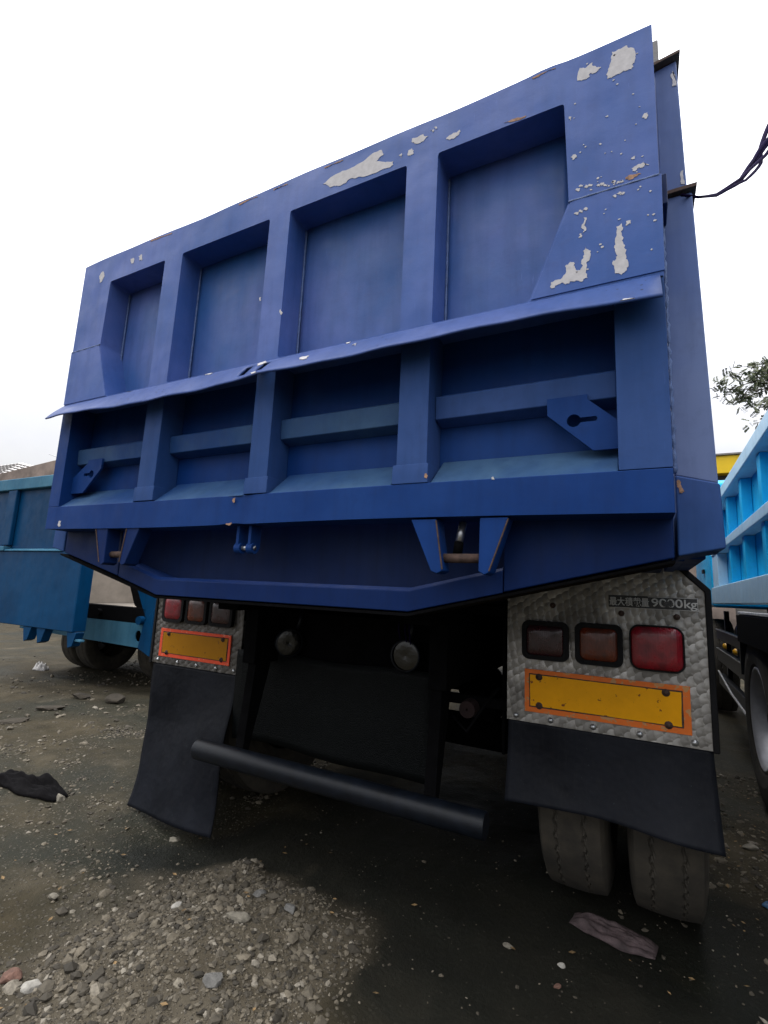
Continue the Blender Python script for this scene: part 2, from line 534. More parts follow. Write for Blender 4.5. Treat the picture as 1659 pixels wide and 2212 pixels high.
def plate(outer, holes, y0, y1):
    """flat plate facing the rear with real cut-outs; outlines are (x, z)."""
    cu = bpy.data.curves.new('outline', 'CURVE')
    cu.dimensions = '2D'; cu.fill_mode = 'BOTH'
    cu.extrude = abs(y1 - y0) / 2
    for loop in [outer] + holes:
        sp = cu.splines.new('POLY')
        sp.points.add(len(loop) - 1)
        for q, (x, z) in zip(sp.points, loop):
            q.co = (x, z, 0, 1)
        sp.use_cyclic_u = True
    ob = bpy.data.objects.new('outline', cu)
    C.objects.link(ob)
    dg = bpy.context.evaluated_depsgraph_get()
    me = bpy.data.meshes.new_from_object(ob.evaluated_get(dg))
    bpy.data.objects.remove(ob); bpy.data.curves.remove(cu)
    me.transform(Matrix(((1, 0, 0, 0), (0, 0, -1, (y0 + y1) / 2), (0, 1, 0, 0), (0, 0, 0, 1))))
    return me
def rrect(x0, x1, z0, z1, r, n=6):
    pts = []
    for cx, cz, a0 in ((x1 - r, z1 - r, 0), (x0 + r, z1 - r, 90), (x0 + r, z0 + r, 180), (x1 - r, z0 + r, 270)):
        for i in range(n + 1):
            a = math.radians(a0 + 90 * i / n)
            pts.append((cx + r * math.cos(a), cz + r * math.sin(a)))
    return pts
def ragged(loop, amp, it=3, rnd=random.Random(3)):
    pts = [Vector(p) for p in loop]
    for k in range(it):
        out = []
        for i, p in enumerate(pts):
            q = pts[(i + 1) % len(pts)]
            d = q - p
            m = (p + q) / 2 + Vector([rnd.uniform(-1, 1) for _ in p]) * min(amp, d.length * 0.3)
            out += [p, m]
        pts = out; amp *= 0.6
    return [tuple(p) for p in pts]

_tab = np.random.default_rng(11).random((256, 256))
def vnoise(x, y, scale, seed=0):
    x = np.asarray(x, float) * scale + seed * 17.3 + 1000; y = np.asarray(y, float) * scale + seed * 9.7 + 1000
    xi = np.floor(x).astype(int); yi = np.floor(y).astype(int)
    fx = x - xi; fy = y - yi
    fx = fx * fx * (3 - 2 * fx); fy = fy * fy * (3 - 2 * fy)
    g = lambda a, b: _tab[a % 256, b % 256]
    return (g(xi, yi) * (1 - fx) + g(xi + 1, yi) * fx) * (1 - fy) + (g(xi, yi + 1) * (1 - fx) + g(xi + 1, yi + 1) * fx) * fy
# ------------------------------------------------------------------ ground
def axis(lo, hi, step, far, growth=1.22):
    core = list(np.arange(lo, hi + step / 2, step))
    d, p, outp = step, hi, []
    while p < far:
        d *= growth; p += d; outp.append(p)
    d, p, outm = step, lo, []
    while p > -far:
        d *= growth; p -= d; outm.append(p)
    return np.array(outm[::-1] + core + outp)
def heap(x, y):
    def g(cx, cy, rx, ry, h): return h * np.exp(-((x - cx) / rx) ** 2 - ((y - cy) / ry) ** 2)
    return (g(-0.10, 0.10, 0.38, 0.30, 0.085) + g(0.10, 0.42, 0.30, 0.12, 0.030) + g(-0.36, 0.53, 0.09, 0.06, 0.050)
            + g(-0.05, 0.47, 0.16, 0.08, 0.022) - g(-0.75, 0.55, 0.5, 0.22, 0.012) - g(0.55, 0.6, 0.35, 0.3, 0.012)
            + g(1.62, 1.2, 0.25, 0.8, 0.02) + g(-1.9, 1.0, 0.8, 0.35, 0.03) + g(1.15, 0.62, 0.25, 0.12, 0.015))
def ground_z(x, y):
    n = (vnoise(x, y, 0.5, 1) - 0.5) * 0.03 + (vnoise(x, y, 2.1, 2) - 0.5) * 0.022 + (vnoise(x, y, 7, 3) - 0.5) * 0.012
    n = n + (vnoise(x, y, 19, 4) - 0.5) * 0.007 + (vnoise(x, y, 43, 5) - 0.5) * 0.004
    flat = np.exp(-((x - 1.0) / 0.35) ** 2 - ((y - 1.25) / 0.25) ** 2) + np.exp(-((x + 1.0) / 0.35) ** 2 - ((y - 1.25) / 0.25) ** 2)
    return (n + heap(x, y)) * (1 - np.clip(flat, 0, 1)) - 0.004
gx, gy = axis(-2.6, 2.2, 0.022, 400), axis(-0.7, 2.6, 0.022, 400)
X, Y = np.meshgrid(gx, gy, indexing='ij')
Z = ground_z(X, Y)
nx, ny = X.shape
idx = np.arange(nx * ny).reshape(nx, ny)
faces = np.stack([idx[:-1, :-1], idx[1:, :-1], idx[1:, 1:], idx[:-1, 1:]], -1).reshape(-1, 4)
me = bpy.data.meshes.new('ground')
me.from_pydata(np.stack([X, Y, Z], -1).reshape(-1, 3).tolist(), [], faces.tolist())
me.polygons.foreach_set('use_smooth', [True] * len(me.polygons))
def dry_mask(x, y):
    w = np.exp(-((x + 0.21) / 0.44) ** 2 - ((y - 0.10) / 0.46) ** 2) + 0.22 * (vnoise(x, y, 5, 70) - 0.5) + 0.12 * (vnoise(x, y, 14, 71) - 0.5)
    return np.clip((w - 0.20) / 0.22, 0, 1)
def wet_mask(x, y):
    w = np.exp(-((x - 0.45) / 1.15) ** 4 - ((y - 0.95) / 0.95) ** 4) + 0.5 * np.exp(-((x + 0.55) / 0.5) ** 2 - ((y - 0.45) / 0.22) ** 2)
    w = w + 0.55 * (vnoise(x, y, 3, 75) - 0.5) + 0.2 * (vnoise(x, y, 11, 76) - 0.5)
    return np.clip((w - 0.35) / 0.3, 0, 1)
at_ = me.attributes.new('soil', 'FLOAT_VECTOR', 'POINT')
fx_, fy_ = X.ravel(), Y.ravel()
dm, wm = dry_mask(fx_, fy_), wet_mask(fx_, fy_)
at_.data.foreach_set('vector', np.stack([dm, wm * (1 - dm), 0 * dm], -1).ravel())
def ground_mat():
    a = NT('oily_dirt_and_gravel')
    p = a.geo()
    n1 = a.noise(p, 0.9, 6, 0.6)
    n2 = a.noise(p, 5, 7, 0.65)
    c = a.mix(a.ramp(n2, [(0.3, 0), (0.7, 1)]), (0.027, 0.0215, 0.0105), (0.064, 0.051, 0.029))
    c = a.mix(a.ramp(n1, [(0.42, 0), (0.62, 1)]), c, (0.017, 0.0172, 0.0095))            # oily wet soil
    n4 = a.noise(p, 2.3, 5, 0.6)
    c = a.mix(a.math('MULTIPLY', a.ramp(n4, [(0.55, 0), (0.70, 1)]), 0.7), c, (0.088, 0.072, 0.046))   # dry silt
    so_ = a.n('ShaderNodeAttribute', attribute_name='soil')
    ss = a.n('ShaderNodeSeparateXYZ'); a.put(ss.inputs[0], so_.outputs['Vector'])
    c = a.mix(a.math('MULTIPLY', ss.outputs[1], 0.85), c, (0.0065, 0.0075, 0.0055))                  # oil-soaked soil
    c = a.mix(a.math('MULTIPLY', ss.outputs[0], 0.85), c, a.mix(a.ramp(n2, [(0.3, 0), (0.7, 1)]), (0.060, 0.049, 0.033), (0.125, 0.106, 0.076)))   # dry rubble dust
    v = a.voro(p, 75, out='Color')
    vs = a.n('ShaderNodeSeparateColor'); a.put(vs.inputs[0], v)
    vd = a.voro(p, 75)
    grit = a.math('MULTIPLY', a.ramp(vs.outputs[0], [(0.62, 0), (0.66, 1)]), a.ramp(vd, [(0.32, 1), (0.45, 0)]))
    grit = a.math('MULTIPLY', grit, a.math('SUBTRACT', 1.0, a.math('MULTIPLY', ss.outputs[1], 0.92)))
    c = a.mix(a.math('MULTIPLY', grit, 0.6), c, a.mix(vs.outputs[1], (0.04, 0.034, 0.026), (0.13, 0.117, 0.092)))
    h = a.math('ADD', a.math('MULTIPLY', a.noise(p, 60, 8, 0.7), 0.9), a.math('MULTIPLY', grit, 0.35))
    rough = a.ramp(n1, [(0.42, 0.85), (0.66, 0.55)])
    return a.out(c, rough, 0.0, a.bump(h, 0.7, 0.012), Specular_IOR_Level=0.2)
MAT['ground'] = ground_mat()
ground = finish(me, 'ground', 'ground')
tag(ground, 'dark oily dirt yard strewn with gravel', 'ground', kind='structure')

# ------------------------------------------------------------------ loose gravel (one mass nobody could count)
def ico_variants(n, rnd):
    out = []
    bm = bmesh.new(); bmesh.ops.create_icosphere(bm, subdivisions=1, radius=1)
    base = np.array([v.co[:] for v in bm.verts]); tri = np.array([[v.index for v in f.verts] for f in bm.faces]); bm.free()
    for _ in range(n):
        b = base * rnd.uniform(0.62, 1.25, (len(base), 1))
        for _c in range(3):                       # chop flat broken faces
            d = rnd.normal(size=3); d /= np.linalg.norm(d)
            t = b @ d; k = rnd.uniform(0.35, 0.7)
            b = b - np.outer(np.clip(t - k, 0, None), d)
        out.append(b)
    return out, tri
VAR, TRI = ico_variants(14, rng)
def scatter(zones):
    P, S = [], []
    for (n, x0, x1, y0, y1, s0, s1, dens) in zones:
        x = rng.uniform(x0, x1, n * 3); y = rng.uniform(y0, y1, n * 3)
        keep = rng.random(n * 3) < dens(x, y) * (1 - 0.82 * wet_mask(x, y) * (1 - dry_mask(x, y)))
        x, y = x[keep][:n], y[keep][:n]
        s = s0 * (s1 / s0) ** (rng.random(len(x)) ** 3.0)
        P.append(np.stack([x, y], 1)); S.append(s)
    return np.concatenate(P), np.concatenate(S)
patch = lambda sc_, seed, lo, hi: (lambda x, y: np.clip((vnoise(x, y, sc_, seed) * 0.65 + vnoise(x, y, sc_ * 3, seed + 1) * 0.35 - lo) / (hi - lo), 0.02, 1))
def rub(x, y): return np.clip(heap(x, y) / 0.03, 0, 1) * (0.35 + 0.65 * vnoise(x, y, 6, 9))
def front(x, y):      # rubble spread nearest the viewer
    return dry_mask(x, y) * (0.3 + 0.7 * vnoise(x, y, 5, 14))
def front_old(x, y):
    t = np.clip((0.55 - (y - 0.55 * x)) / 0.35, 0, 1) * np.clip((0.75 - x) / 0.5, 0, 1)
    return t * (0.25 + 0.75 * vnoise(x, y, 5, 14))
P, S = scatter([
    (12000, -1.0, 0.9, -0.7, 0.60, 0.0020, 0.0065, front),
    (2600, -0.9, 0.8, -0.7, 0.75, 0.005, 0.016, front),
    (850, -0.9, 0.6, -0.7, 0.60, 0.010, 0.027, front),
    (2600, -0.75, 0.6, -0.3, 0.75, 0.0025, 0.012, rub),
    (6000, -2.6, 1.5, -0.5, 1.8, 0.0018, 0.005, patch(2.0, 52, 0.35, 0.7)),
    (3600, -2.7, -0.75, 0.55, 1.9, 0.004, 0.018, patch(2.2, 20, 0.42, 0.62)),
    (1500, -2.4, -0.6, -0.2, 0.7, 0.003, 0.014, patch(3, 26, 0.45, 0.75)),
    (3600, 1.28, 2.3, 0.3, 3.2, 0.004, 0.024, patch(3, 30, 0.25, 0.6)),
    (1100, -0.5, 1.4, 0.1, 1.4, 0.003, 0.012, patch(2.5, 40, 0.45, 0.75)),
    (2600, -6.5, -2.0, 0.6, 5.0, 0.006, 0.030, patch(1.2, 44, 0.40, 0.65)),
])
zz = ground_z(P[:, 0], P[:, 1])
nv, nf = len(VAR[0]), len(TRI)
N = len(P)
verts = np.empty((N, nv, 3))
ang = rng.uniform(0, 2 * math.pi, N)
flatn = rng.uniform(0.45, 0.85, N); strx = rng.uniform(0.75, 1.35, N)
tilt = rng.normal(0, 0.35, N)
pick = rng.integers(0, len(VAR), N)
for i in range(N):
    b = VAR[pick[i]] * np.array([strx[i], 1.0, flatn[i]]) * S[i]
    ct, st = math.cos(tilt[i]), math.sin(tilt[i])
    b = b @ np.array([[1, 0, 0], [0, ct, st], [0, -st, ct]])
    ca, sa = math.cos(ang[i]), math.sin(ang[i])
    b = b @ np.array([[ca, sa, 0], [-sa, ca, 0], [0, 0, 1]])
    verts[i] = b + np.array([P[i, 0], P[i, 1], zz[i] + S[i] * flatn[i] * 0.05])
fc = (TRI[None] + (np.arange(N) * nv)[:, None, None]).reshape(-1, 3)
me = bpy.data.meshes.new('gravel')
me.from_pydata(verts.reshape(-1, 3).tolist(), [], fc.tolist())
def stone_mat(name, lo, hi, tint):
    a = NT(name)
    p = a.geo()
    r = a.geo('Random Per Island')
    c = a.ramp(r, [(0.0, lo), (0.45, tuple((l + h) * 0.42 for l, h in zip(lo, hi))), (0.9, hi), (0.97, tint)])
    n = a.noise(p, 90, 5, 0.6)
    c = a.mix(a.math('MULTIPLY', a.ramp(n, [(0.4, 0), (0.7, 1)]), 0.5), c, (0.028, 0.024, 0.018))
    return a.out(c, 0.85, 0.0, a.bump(a.noise(p, 300, 4), 0.3, 0.002))
MAT['gravel'] = stone_mat('broken_gravel', (0.030, 0.025, 0.017), (0.180, 0.152, 0.108), (0.27, 0.24, 0.19))
gravel = finish(me, 'gravel', 'gravel')
tag(gravel, 'loose broken gravel and rubble scattered over the dirt', 'gravel', kind='stuff')

# ------------------------------------------------------------------ the blue dump truck, seen from behind
truck = thing('dump_truck', 'navy blue dump truck with peeling tailgate, seen close from behind', 'truck', (0, 1.25, 0))
MIR = lambda pts: [(-x, z) for x, z in pts][::-1]

# --- tailgate: the top rail carries the whole gate, everything welded to it is a sub-part
def rounded(loop, r=0.010, n=3):
    out = []
    for i, p in enumerate(loop):
        p = Vector(p); q0 = Vector(loop[i - 1]); q1 = Vector(loop[(i + 1) % len(loop)])
        a0 = p + (q0 - p).normalized() * r; a1 = p + (q1 - p).normalized() * r
        for k in range(n + 1):
            s_ = k / n
            out.append(tuple(a0 * (1 - s_) ** 2 + p * 2 * s_ * (1 - s_) + a1 * s_ ** 2))
    return out
POSTS = [(-0.594, -0.492), (-0.046, 0.042), (0.490, 0.588)]
def top_z(x):                      # upper edge knocked slightly out of straight
    return 2.548 + 0.002 * math.sin(x * 6.1 + 0.7) + 0.0012 * math.sin(x * 17.0) + 0.006 * math.exp(-((x - 0.90) / 0.04) ** 2) - 0.003 * math.exp(-((x + 0.35) / 0.10) ** 2)
outline = [(-1.15, 1.862), (1.15, 1.862)] + [(x, top_z(x)) for x in np.linspace(1.15, -1.15, 70)]
bays = [[(-0.855, 1.876), (-0.594, 1.876), (-0.592, 2.4205), (-0.943, 2.4205), (-0.951, 2.125)],
        [(-0.492, 1.876), (-0.048, 1.876), (-0.046, 2.4205), (-0.490, 2.4205)],
        [(0.042, 1.876), (0.490, 1.876), (0.489, 2.4205), (0.044, 2.4205)],
        [(0.588, 1.876), (0.852, 1.876), (0.951, 2.125), (0.943, 2.4205), (0.590, 2.4205)]]
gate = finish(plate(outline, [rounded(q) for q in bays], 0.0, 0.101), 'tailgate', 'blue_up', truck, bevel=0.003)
gate['label'] = 'blue ribbed steel tailgate with four recessed bays and peeled paint'
def g(name, mb, mat='blue', bevel=0.003, **kw): return part(name, mb, mat, gate, bevel=bevel, **kw)
for s in (1, -1):
    f = (lambda q: q) if s == 1 else MIR
    g('splice_plate', MB().prism(f([(0.858, 1.878), (1.152, 1.878), (1.155, 2.1245), (0.955, 2.1245)]), 'y', -0.0025, 0.0), 'blue_up', bevel=0.001)
    g('splice_fin', MB().box(*sorted((s * 1.1515, s * 1.166)), 0.012, 0.095, 2.055, 2.135), 'blue_dark')
    g('weld_bead', MB().tube([(s * x, -0.001 + 0.0006 * math.sin(x * 130), 2.1245) for x in np.linspace(0.95, 1.15, 24)], 0.0032, 6), 'weld', 0, smooth=True)
for (a, b) in POSTS:
    g('lower_post', MB().box(a + 0.006, b - 0.002, 0.001, 0.098, 1.4225, 1.864), 'blue_mid', bevel=0.002)
    w = 0.010
    g('post_foot', MB().prism([(-0.0015, 1.4225), (-0.002, 1.455), (0.0002, 1.476), (0.085, 1.476), (0.085, 1.4225)], 'x', a - w * 0.4, b + w * 0.3), 'blue_mid', bevel=0.0015)
edges = [-0.945, POSTS[0][0], POSTS[0][1], POSTS[1][0], POSTS[1][1], POSTS[2][0], POSTS[2][1], 0.945]
for k in range(4):
    a, b = edges[2 * k], edges[2 * k + 1]
    def pan(u, v, a=a, b=b, k=k):      # sheet pressed slightly out of true
        x = a - 0.002 + (b - a + 0.004) * u
        return (x, 0.100 - 0.006 * math.sin(math.pi * u) * math.sin(math.pi * v) * (1 if k % 2 else 0.6) + 0.0015 * math.sin(9 * u + k) * math.sin(7 * v), 1.872 + 0.548 * v)
    g('bay_panel', MB().grid(pan, 16, 16), 'blue_bay', bevel=0, smooth=True, solid=0.004)
    g('weld_bead', MB().tube([(a + 0.004, 0.094, z) for z in np.linspace(2.41, 1.88, 30)], [0.0035 + 0.0008 * math.sin(i * 2.1) for i in range(30)], 6), 'weld', 0, smooth=True)

# deflector plate: folded sheet below the bays, lower edge buckled
ez = np.array([(-1.16, 1.793), (-0.8, 1.784), (-0.53, 1.777), (-0.2, 1.783), (0.04, 1.788), (0.30, 1.785), (0.52, 1.784), (0.64, 1.790), (0.76, 1.797), (0.85, 1.795), (0.925, 1.789), (1.145, 1.776)])
dxs = np.unique(np.concatenate([np.linspace(-1.153, 1.142, 70), [-0.072, -0.040, 0.006, 0.038]]))
tvs = [0, 0.12, 0.25, 0.5, 0.62, 0.78, 0.9, 1.0]
mb = MB()
for x in dxs:
    ze = np.interp(x, ez[:, 0], ez[:, 1]); bow = 0.006 * math.sin(x * 5.0) + 0.005 * math.sin(x * 13 + 1) + 0.003 * math.sin(x * 29)
    for t in tvs:
        mb.v.append((x, 0.004 - (0.074 + bow) * t - 0.003 * math.sin(math.pi * t), 1.874 + (ze - 1.874) * t))
nvv = len(tvs)
for i in range(len(dxs) - 1):
    xm = (dxs[i] + dxs[i + 1]) / 2
    for j in range(nvv - 1):
        slot = (-0.072 < xm < -0.040 or 0.006 < xm < 0.038) and 2 <= j <= 4
        if not slot:
            k = i * nvv + j
            mb.f.append((k, k + 1, k + nvv + 1, k + nvv))
g('deflector_plate', mb, 'blue_defl', 0, smooth=True, solid=0.005)

# lower half
g('lower_panel', MB().box(-1.13, 1.13, 0.099, 0.106, 1.33, 1.868), bevel=0)
g('side_stile', MB().box(1.046, 1.15, 0.0, 0.098, 1.4215, 1.868), 'blue_mid', bevel=0.0015)
g('side_stile', MB().box(-1.15, -1.076, 0.0, 0.098, 1.4215, 1.868), bevel=0.0015)
def rail(u, v):
    x = -1.15 + 2.30 * u
    prof = [(0.0, 1.326), (0.0, 1.421), (0.098, 1.421), (0.098, 1.326)]
    y, z = prof[int(round(v * 4)) % 4]
    dent = 0.008 * math.exp(-((x + 0.07) / 0.05) ** 2) if y == 0.0 else 0
    sag = 0.004 * math.sin(x * 3.2) + 0.005 * math.exp(-((x + 0.09) / 0.04) ** 2) * (z < 1.35)
    return (x, y + dent, z + sag * (1 if z < 1.35 else 0.3))
mbr = MB().grid(rail, 60, 4)
mbr.f.append(tuple(range(0, 4))); mbr.f.append(tuple(60 * 5 + i for i in range(4)))
g('bottom_rail', mbr, bevel=0.0025)
g('web_plate', MB().box(-1.149, 1.149, 0.012, 0.105, 1.8685, 1.8715), bevel=0)
for s0, s1 in ((-1.075, -0.594 - 0.011), (-0.492 + 0.008, -0.046 - 0.011), (0.042 + 0.008, 0.490 - 0.011), (0.588 + 0.008, 1.045)):
    g('sloped_ledge', MB().prism([(0.002, 1.419), (0.099, 1.419), (0.099, 1.502)], 'x', s0, s1), 'blue_worn', bevel=0.003)
for s0, s1 in ((-1.075, POSTS[0][0] + 0.005), (POSTS[0][1] - 0.001, POSTS[1][0] + 0.005), (POSTS[1][1] - 0.001, POSTS[2][0] + 0.005), (POSTS[2][1] - 0.001, 1.045)):
    g('middle_rail', MB().prism([(0.05, 1.612), (0.046, 1.676), (0.06, 1.684), (0.0985, 1.70), (0.0985, 1.600)], 'x', s0, s1), 'blue_mid' if s0 > 0.5 else 'blue_worn', bevel=0.003)
keyhole = [(0.95 + 0.016 * math.cos(a), 1.562 + 0.016 * math.sin(a)) for a in np.linspace(math.radians(22), math.radians(338), 18)]
keyhole += [(1.0, 1.556), (1.003, 1.562), (1.0, 1.568)]
gp = [(0.888, 1.625), (0.889, 1.582), (0.992, 1.484), (1.045, 1.484), (1.045, 1.553), (0.982, 1.612), (0.982, 1.625)]
finish(plate(gp, [keyhole], 0.041, 0.049), 'gusset_plate', 'blue', gate)
gpl = [(-x if x < 1.04 else -1.075, z) for x, z in gp]
finish(plate(gpl, [[(-x, z) for x, z in keyhole]], 0.041, 0.049), 'gusset_plate', 'blue', gate)
# hinge ears below
for s in (1, -1):
    f = (lambda q: q) if s == 1 else MIR
    for q in ([(0.545, 1.325), (0.617, 1.325), (0.637, 1.192), (0.622, 1.184), (0.606, 1.190)], [(0.732, 1.325), (0.803, 1.325), (0.757, 1.190), (0.745, 1.184), (0.730, 1.192)]):
        g('hinge_ear', MB().prism(f(q), 'y', 0.004, 0.060), 'blue' if s == 1 else 'blue_shaded', bevel=0.003)  # left ears get the darker blue to carry their shade
        r = [q[1], q[2]] if q[0][0] < 0.6 else [q[1], q[2]]
        g('rusty_edge', MB().tube([(s * r[0][0], 0.003, r[0][1] - 0.004), (s * (r[0][0] + r[1][0]) / 2, 0.003, (r[0][1] + r[1][1]) / 2), (s * r[1][0], 0.003, r[1][1] + 0.004)], 0.0022, 5), 'rust_dark', 0)
    g('hinge_pin', MB().tube([(s * 0.60, 0.034, 1.226), (s * 0.75, 0.034, 1.226)], 0.012, 12), 'rust_dark', 0, smooth=True)
    g('latch_bolt', MB().tube([(s * 0.668, 0.070, 1.322), (s * 0.664, 0.052, 1.270)], 0.011, 8), 'steel', 0, smooth=True)
    g('latch_stub', MB().tube([(s * 0.664, 0.052, 1.270), (s * 0.660, 0.050, 1.235)], 0.013, 8), 'frame_black', 0, smooth=True)
for dx in (-0.088, -0.036):
    mbx = MB().prism([(0.030, 1.325), (0.030, 1.255), (0.044, 1.237), (0.066, 1.237), (0.078, 1.255), (0.078, 1.325)], 'x', dx - 0.006, dx + 0.006)
    g('clevis_plate', mbx, bevel=0.002)
    g('clevis_boss', MB().lathe([(-0.012, 0.004), (-0.012, 0.018), (0.012, 0.018), (0.012, 0.004)], (dx, 0.046, 1.252), 'x', 18), bevel=0.0, smooth=False)
g('clevis_pin', MB().tube([(-0.10, 0.046, 1.252), (-0.024, 0.046, 1.252)], 0.008, 10), 'steel', 0, smooth=True)

# peeled paint: thin flakes of exposed primer and rust lying on the gate's own faces
CHIPS = [[[1.06,2.517],[1.095,2.516],[1.11,2.497],[1.109,2.459],[1.106,2.447],[1.085,2.448],[1.066,2.444],[1.048,2.442],[1.045,2.455],[1.054,2.482]],[[0.983,2.509],[1.003,2.506],[1.014,2.509],[1.022,2.492],[1.033,2.486],[1.027,2.479],[1.01,2.48],[1.005,2.469],[0.991,2.469],[0.977,2.473]],[[0.985,2.066],[0.992,2.064],[0.99,2.029],[0.984,2.025],[0.979,2.043]],[[0.975,2.025],[0.98,2.025],[0.978,2.014],[0.973,2.014]],[[0.987,1.986],[0.995,1.974],[0.995,1.946],[0.989,1.942],[0.991,1.901],[0.965,1.902],[0.949,1.898],[0.933,1.906],[0.914,1.895],[0.906,1.899],[0.907,1.913],[0.933,1.917],[0.942,1.949],[0.953,1.956],[0.963,1.949],[0.967,1.928],[0.976,1.93],[0.977,1.945],[0.982,1.962]],[[1.057,2.017],[1.068,2.023],[1.068,1.997],[1.073,1.965],[1.075,1.934],[1.079,1.906],[1.071,1.894],[1.052,1.896],[1.048,1.931],[1.058,1.94],[1.054,1.971]],[[1.078,2.025],[1.088,2.025],[1.087,2.016],[1.077,2.014]],[[1.126,2.303],[1.132,2.302],[1.129,2.286],[1.121,2.292]],[[1.112,2.168],[1.119,2.172],[1.131,2.159],[1.116,2.157],[1.101,2.153],[1.094,2.164]],[[0.955,2.374],[0.959,2.372],[0.958,2.361],[0.954,2.367]],[[0.957,2.252],[0.968,2.256],[0.973,2.245],[0.962,2.242]],[[1.094,2.195],[1.103,2.194],[1.1,2.187],[1.093,2.19]],[[0.967,2.152],[0.972,2.156],[0.978,2.152],[0.976,2.147],[0.971,2.149]],[[0.975,2.161],[0.98,2.164],[0.986,2.161],[0.984,2.156],[0.979,2.158]],[[0.986,2.154],[0.991,2.158],[0.997,2.154],[0.995,2.149],[0.99,2.151]],[[0.997,2.154],[1.001,2.157],[1.007,2.154],[1.006,2.149],[1.0,2.151]],[[1.015,2.147],[1.02,2.15],[1.025,2.147],[1.024,2.142],[1.019,2.144]],[[1.023,2.147],[1.028,2.151],[1.033,2.147],[1.032,2.143],[1.026,2.144]],[[1.031,2.141],[1.035,2.144],[1.041,2.141],[1.039,2.136],[1.034,2.138]],[[1.049,2.144],[1.053,2.147],[1.059,2.144],[1.057,2.139],[1.052,2.14]],[[1.059,2.137],[1.063,2.14],[1.069,2.136],[1.067,2.132],[1.062,2.133]],[[1.066,2.137],[1.071,2.14],[1.076,2.137],[1.075,2.132],[1.07,2.134]],[[1.05,2.102],[1.055,2.105],[1.06,2.102],[1.059,2.097],[1.054,2.098]],[[1.06,2.105],[1.065,2.109],[1.071,2.105],[1.069,2.101],[1.064,2.102]],[[1.068,2.103],[1.073,2.106],[1.078,2.103],[1.076,2.098],[1.071,2.099]],[[0.963,2.085],[0.968,2.088],[0.974,2.085],[0.972,2.08],[0.967,2.082]],[[0.974,2.087],[0.979,2.091],[0.985,2.088],[0.983,2.083],[0.978,2.084]],[[0.985,2.09],[0.99,2.094],[0.995,2.09],[0.994,2.086],[0.988,2.087]],[[0.502,2.508],[0.54,2.507],[0.556,2.492],[0.541,2.481],[0.51,2.488]],[[0.614,2.458],[0.637,2.468],[0.657,2.469],[0.655,2.456],[0.623,2.45]],[[0.492,2.471],[0.505,2.47],[0.51,2.451],[0.496,2.451]],[[0.46,2.467],[0.471,2.466],[0.468,2.454]],[[0.563,2.509],[0.572,2.509],[0.571,2.499]],[[0.574,2.514],[0.584,2.512],[0.579,2.506]],[[0.177,2.475],[0.252,2.495],[0.34,2.502],[0.39,2.515],[0.403,2.491],[0.378,2.478],[0.442,2.453],[0.431,2.436],[0.36,2.438],[0.291,2.453],[0.247,2.441],[0.21,2.45]],[[-1.033,2.472],[-1.011,2.489],[-0.994,2.461],[-1.008,2.437],[-1.025,2.435]],[[-0.817,2.494],[-0.801,2.491],[-0.801,2.467],[-0.814,2.473]],[[-0.768,2.492],[-0.746,2.489],[-0.745,2.463],[-0.76,2.466]],[[-1.056,1.358],[-1.04,1.36],[-1.039,1.338],[-1.052,1.336]],[[-0.06,2.121],[-0.054,2.12],[-0.054,2.105],[-0.06,2.106]],[[0.038,2.05],[0.047,2.039],[0.044,2.03],[0.037,2.04]],[[0.762,1.425],[0.768,1.425],[0.769,1.42],[0.763,1.419]]]
RUST = [[[1.081,2.133],[1.088,2.136],[1.113,2.131],[1.103,2.126],[1.092,2.122],[1.083,2.126]],[[0.584,1.446],[0.59,1.444],[0.589,1.432],[0.583,1.435]],[[-0.093,1.411],[-0.083,1.412],[-0.085,1.398],[-0.093,1.398]],[[-0.115,1.327],[-0.091,1.332],[-0.092,1.325],[-0.112,1.324]],[[0.786,2.433],[0.812,2.434],[0.846,2.429],[0.837,2.424],[0.812,2.426]],[[-0.703,2.538],[-0.572,2.52],[-0.57,2.509],[-0.635,2.522],[-0.7,2.522]],[[-0.208,2.521],[-0.118,2.52],[-0.117,2.51],[-0.162,2.515],[-0.206,2.507]],[[-0.043,2.522],[0.02,2.519],[0.021,2.509],[-0.01,2.515],[-0.041,2.508]],[[0.177,2.525],[0.25,2.523],[0.251,2.514],[0.214,2.519],[0.178,2.512]],[[0.863,2.533],[0.923,2.534],[0.923,2.527],[0.893,2.53],[0.862,2.523]]]
DEFL = [[[0.164,-0.03,1.834],[0.198,-0.028,1.836],[0.201,-0.042,1.819],[0.172,-0.039,1.823]],[[-0.294,0.01,1.882],[-0.243,0.009,1.881],[-0.255,-0.004,1.866],[-0.284,-0.001,1.869]],[[-0.033,-0.006,1.863],[-0.006,0.002,1.872],[0.017,-0.011,1.856],[-0.012,-0.021,1.844]],[[0.305,0.006,1.877],[0.321,0.007,1.878],[0.324,-0.005,1.864]],[[0.346,-0.019,1.846],[0.359,-0.015,1.852],[0.362,-0.028,1.836]],[[1.066,-0.064,1.792],[1.09,-0.07,1.786],[1.075,-0.081,1.772],[1.061,-0.078,1.775]],[[-0.006,-0.056,1.802],[0.018,-0.056,1.802],[0.037,-0.077,1.776],[0.019,-0.075,1.779]],[[-0.722,0.015,1.888],[-0.707,0.017,1.89],[-0.697,0.005,1.876]]]
def flake(name, loop3, nrm, mat, parent):
    m = MB(); n = len(loop3); nv_ = Vector(nrm).normalized()
    top = [Vector(p) + nv_ * 0.0009 for p in loop3]; bot = [Vector(p) - nv_ * 0.001 for p in loop3]
    m.v = [tuple(p) for p in top + bot]
    m.f = [tuple(range(n))] + [(i, (i + 1) % n, (i + 1) % n + n, i + n) for i in range(n)]
    return part(name, m, mat, parent)
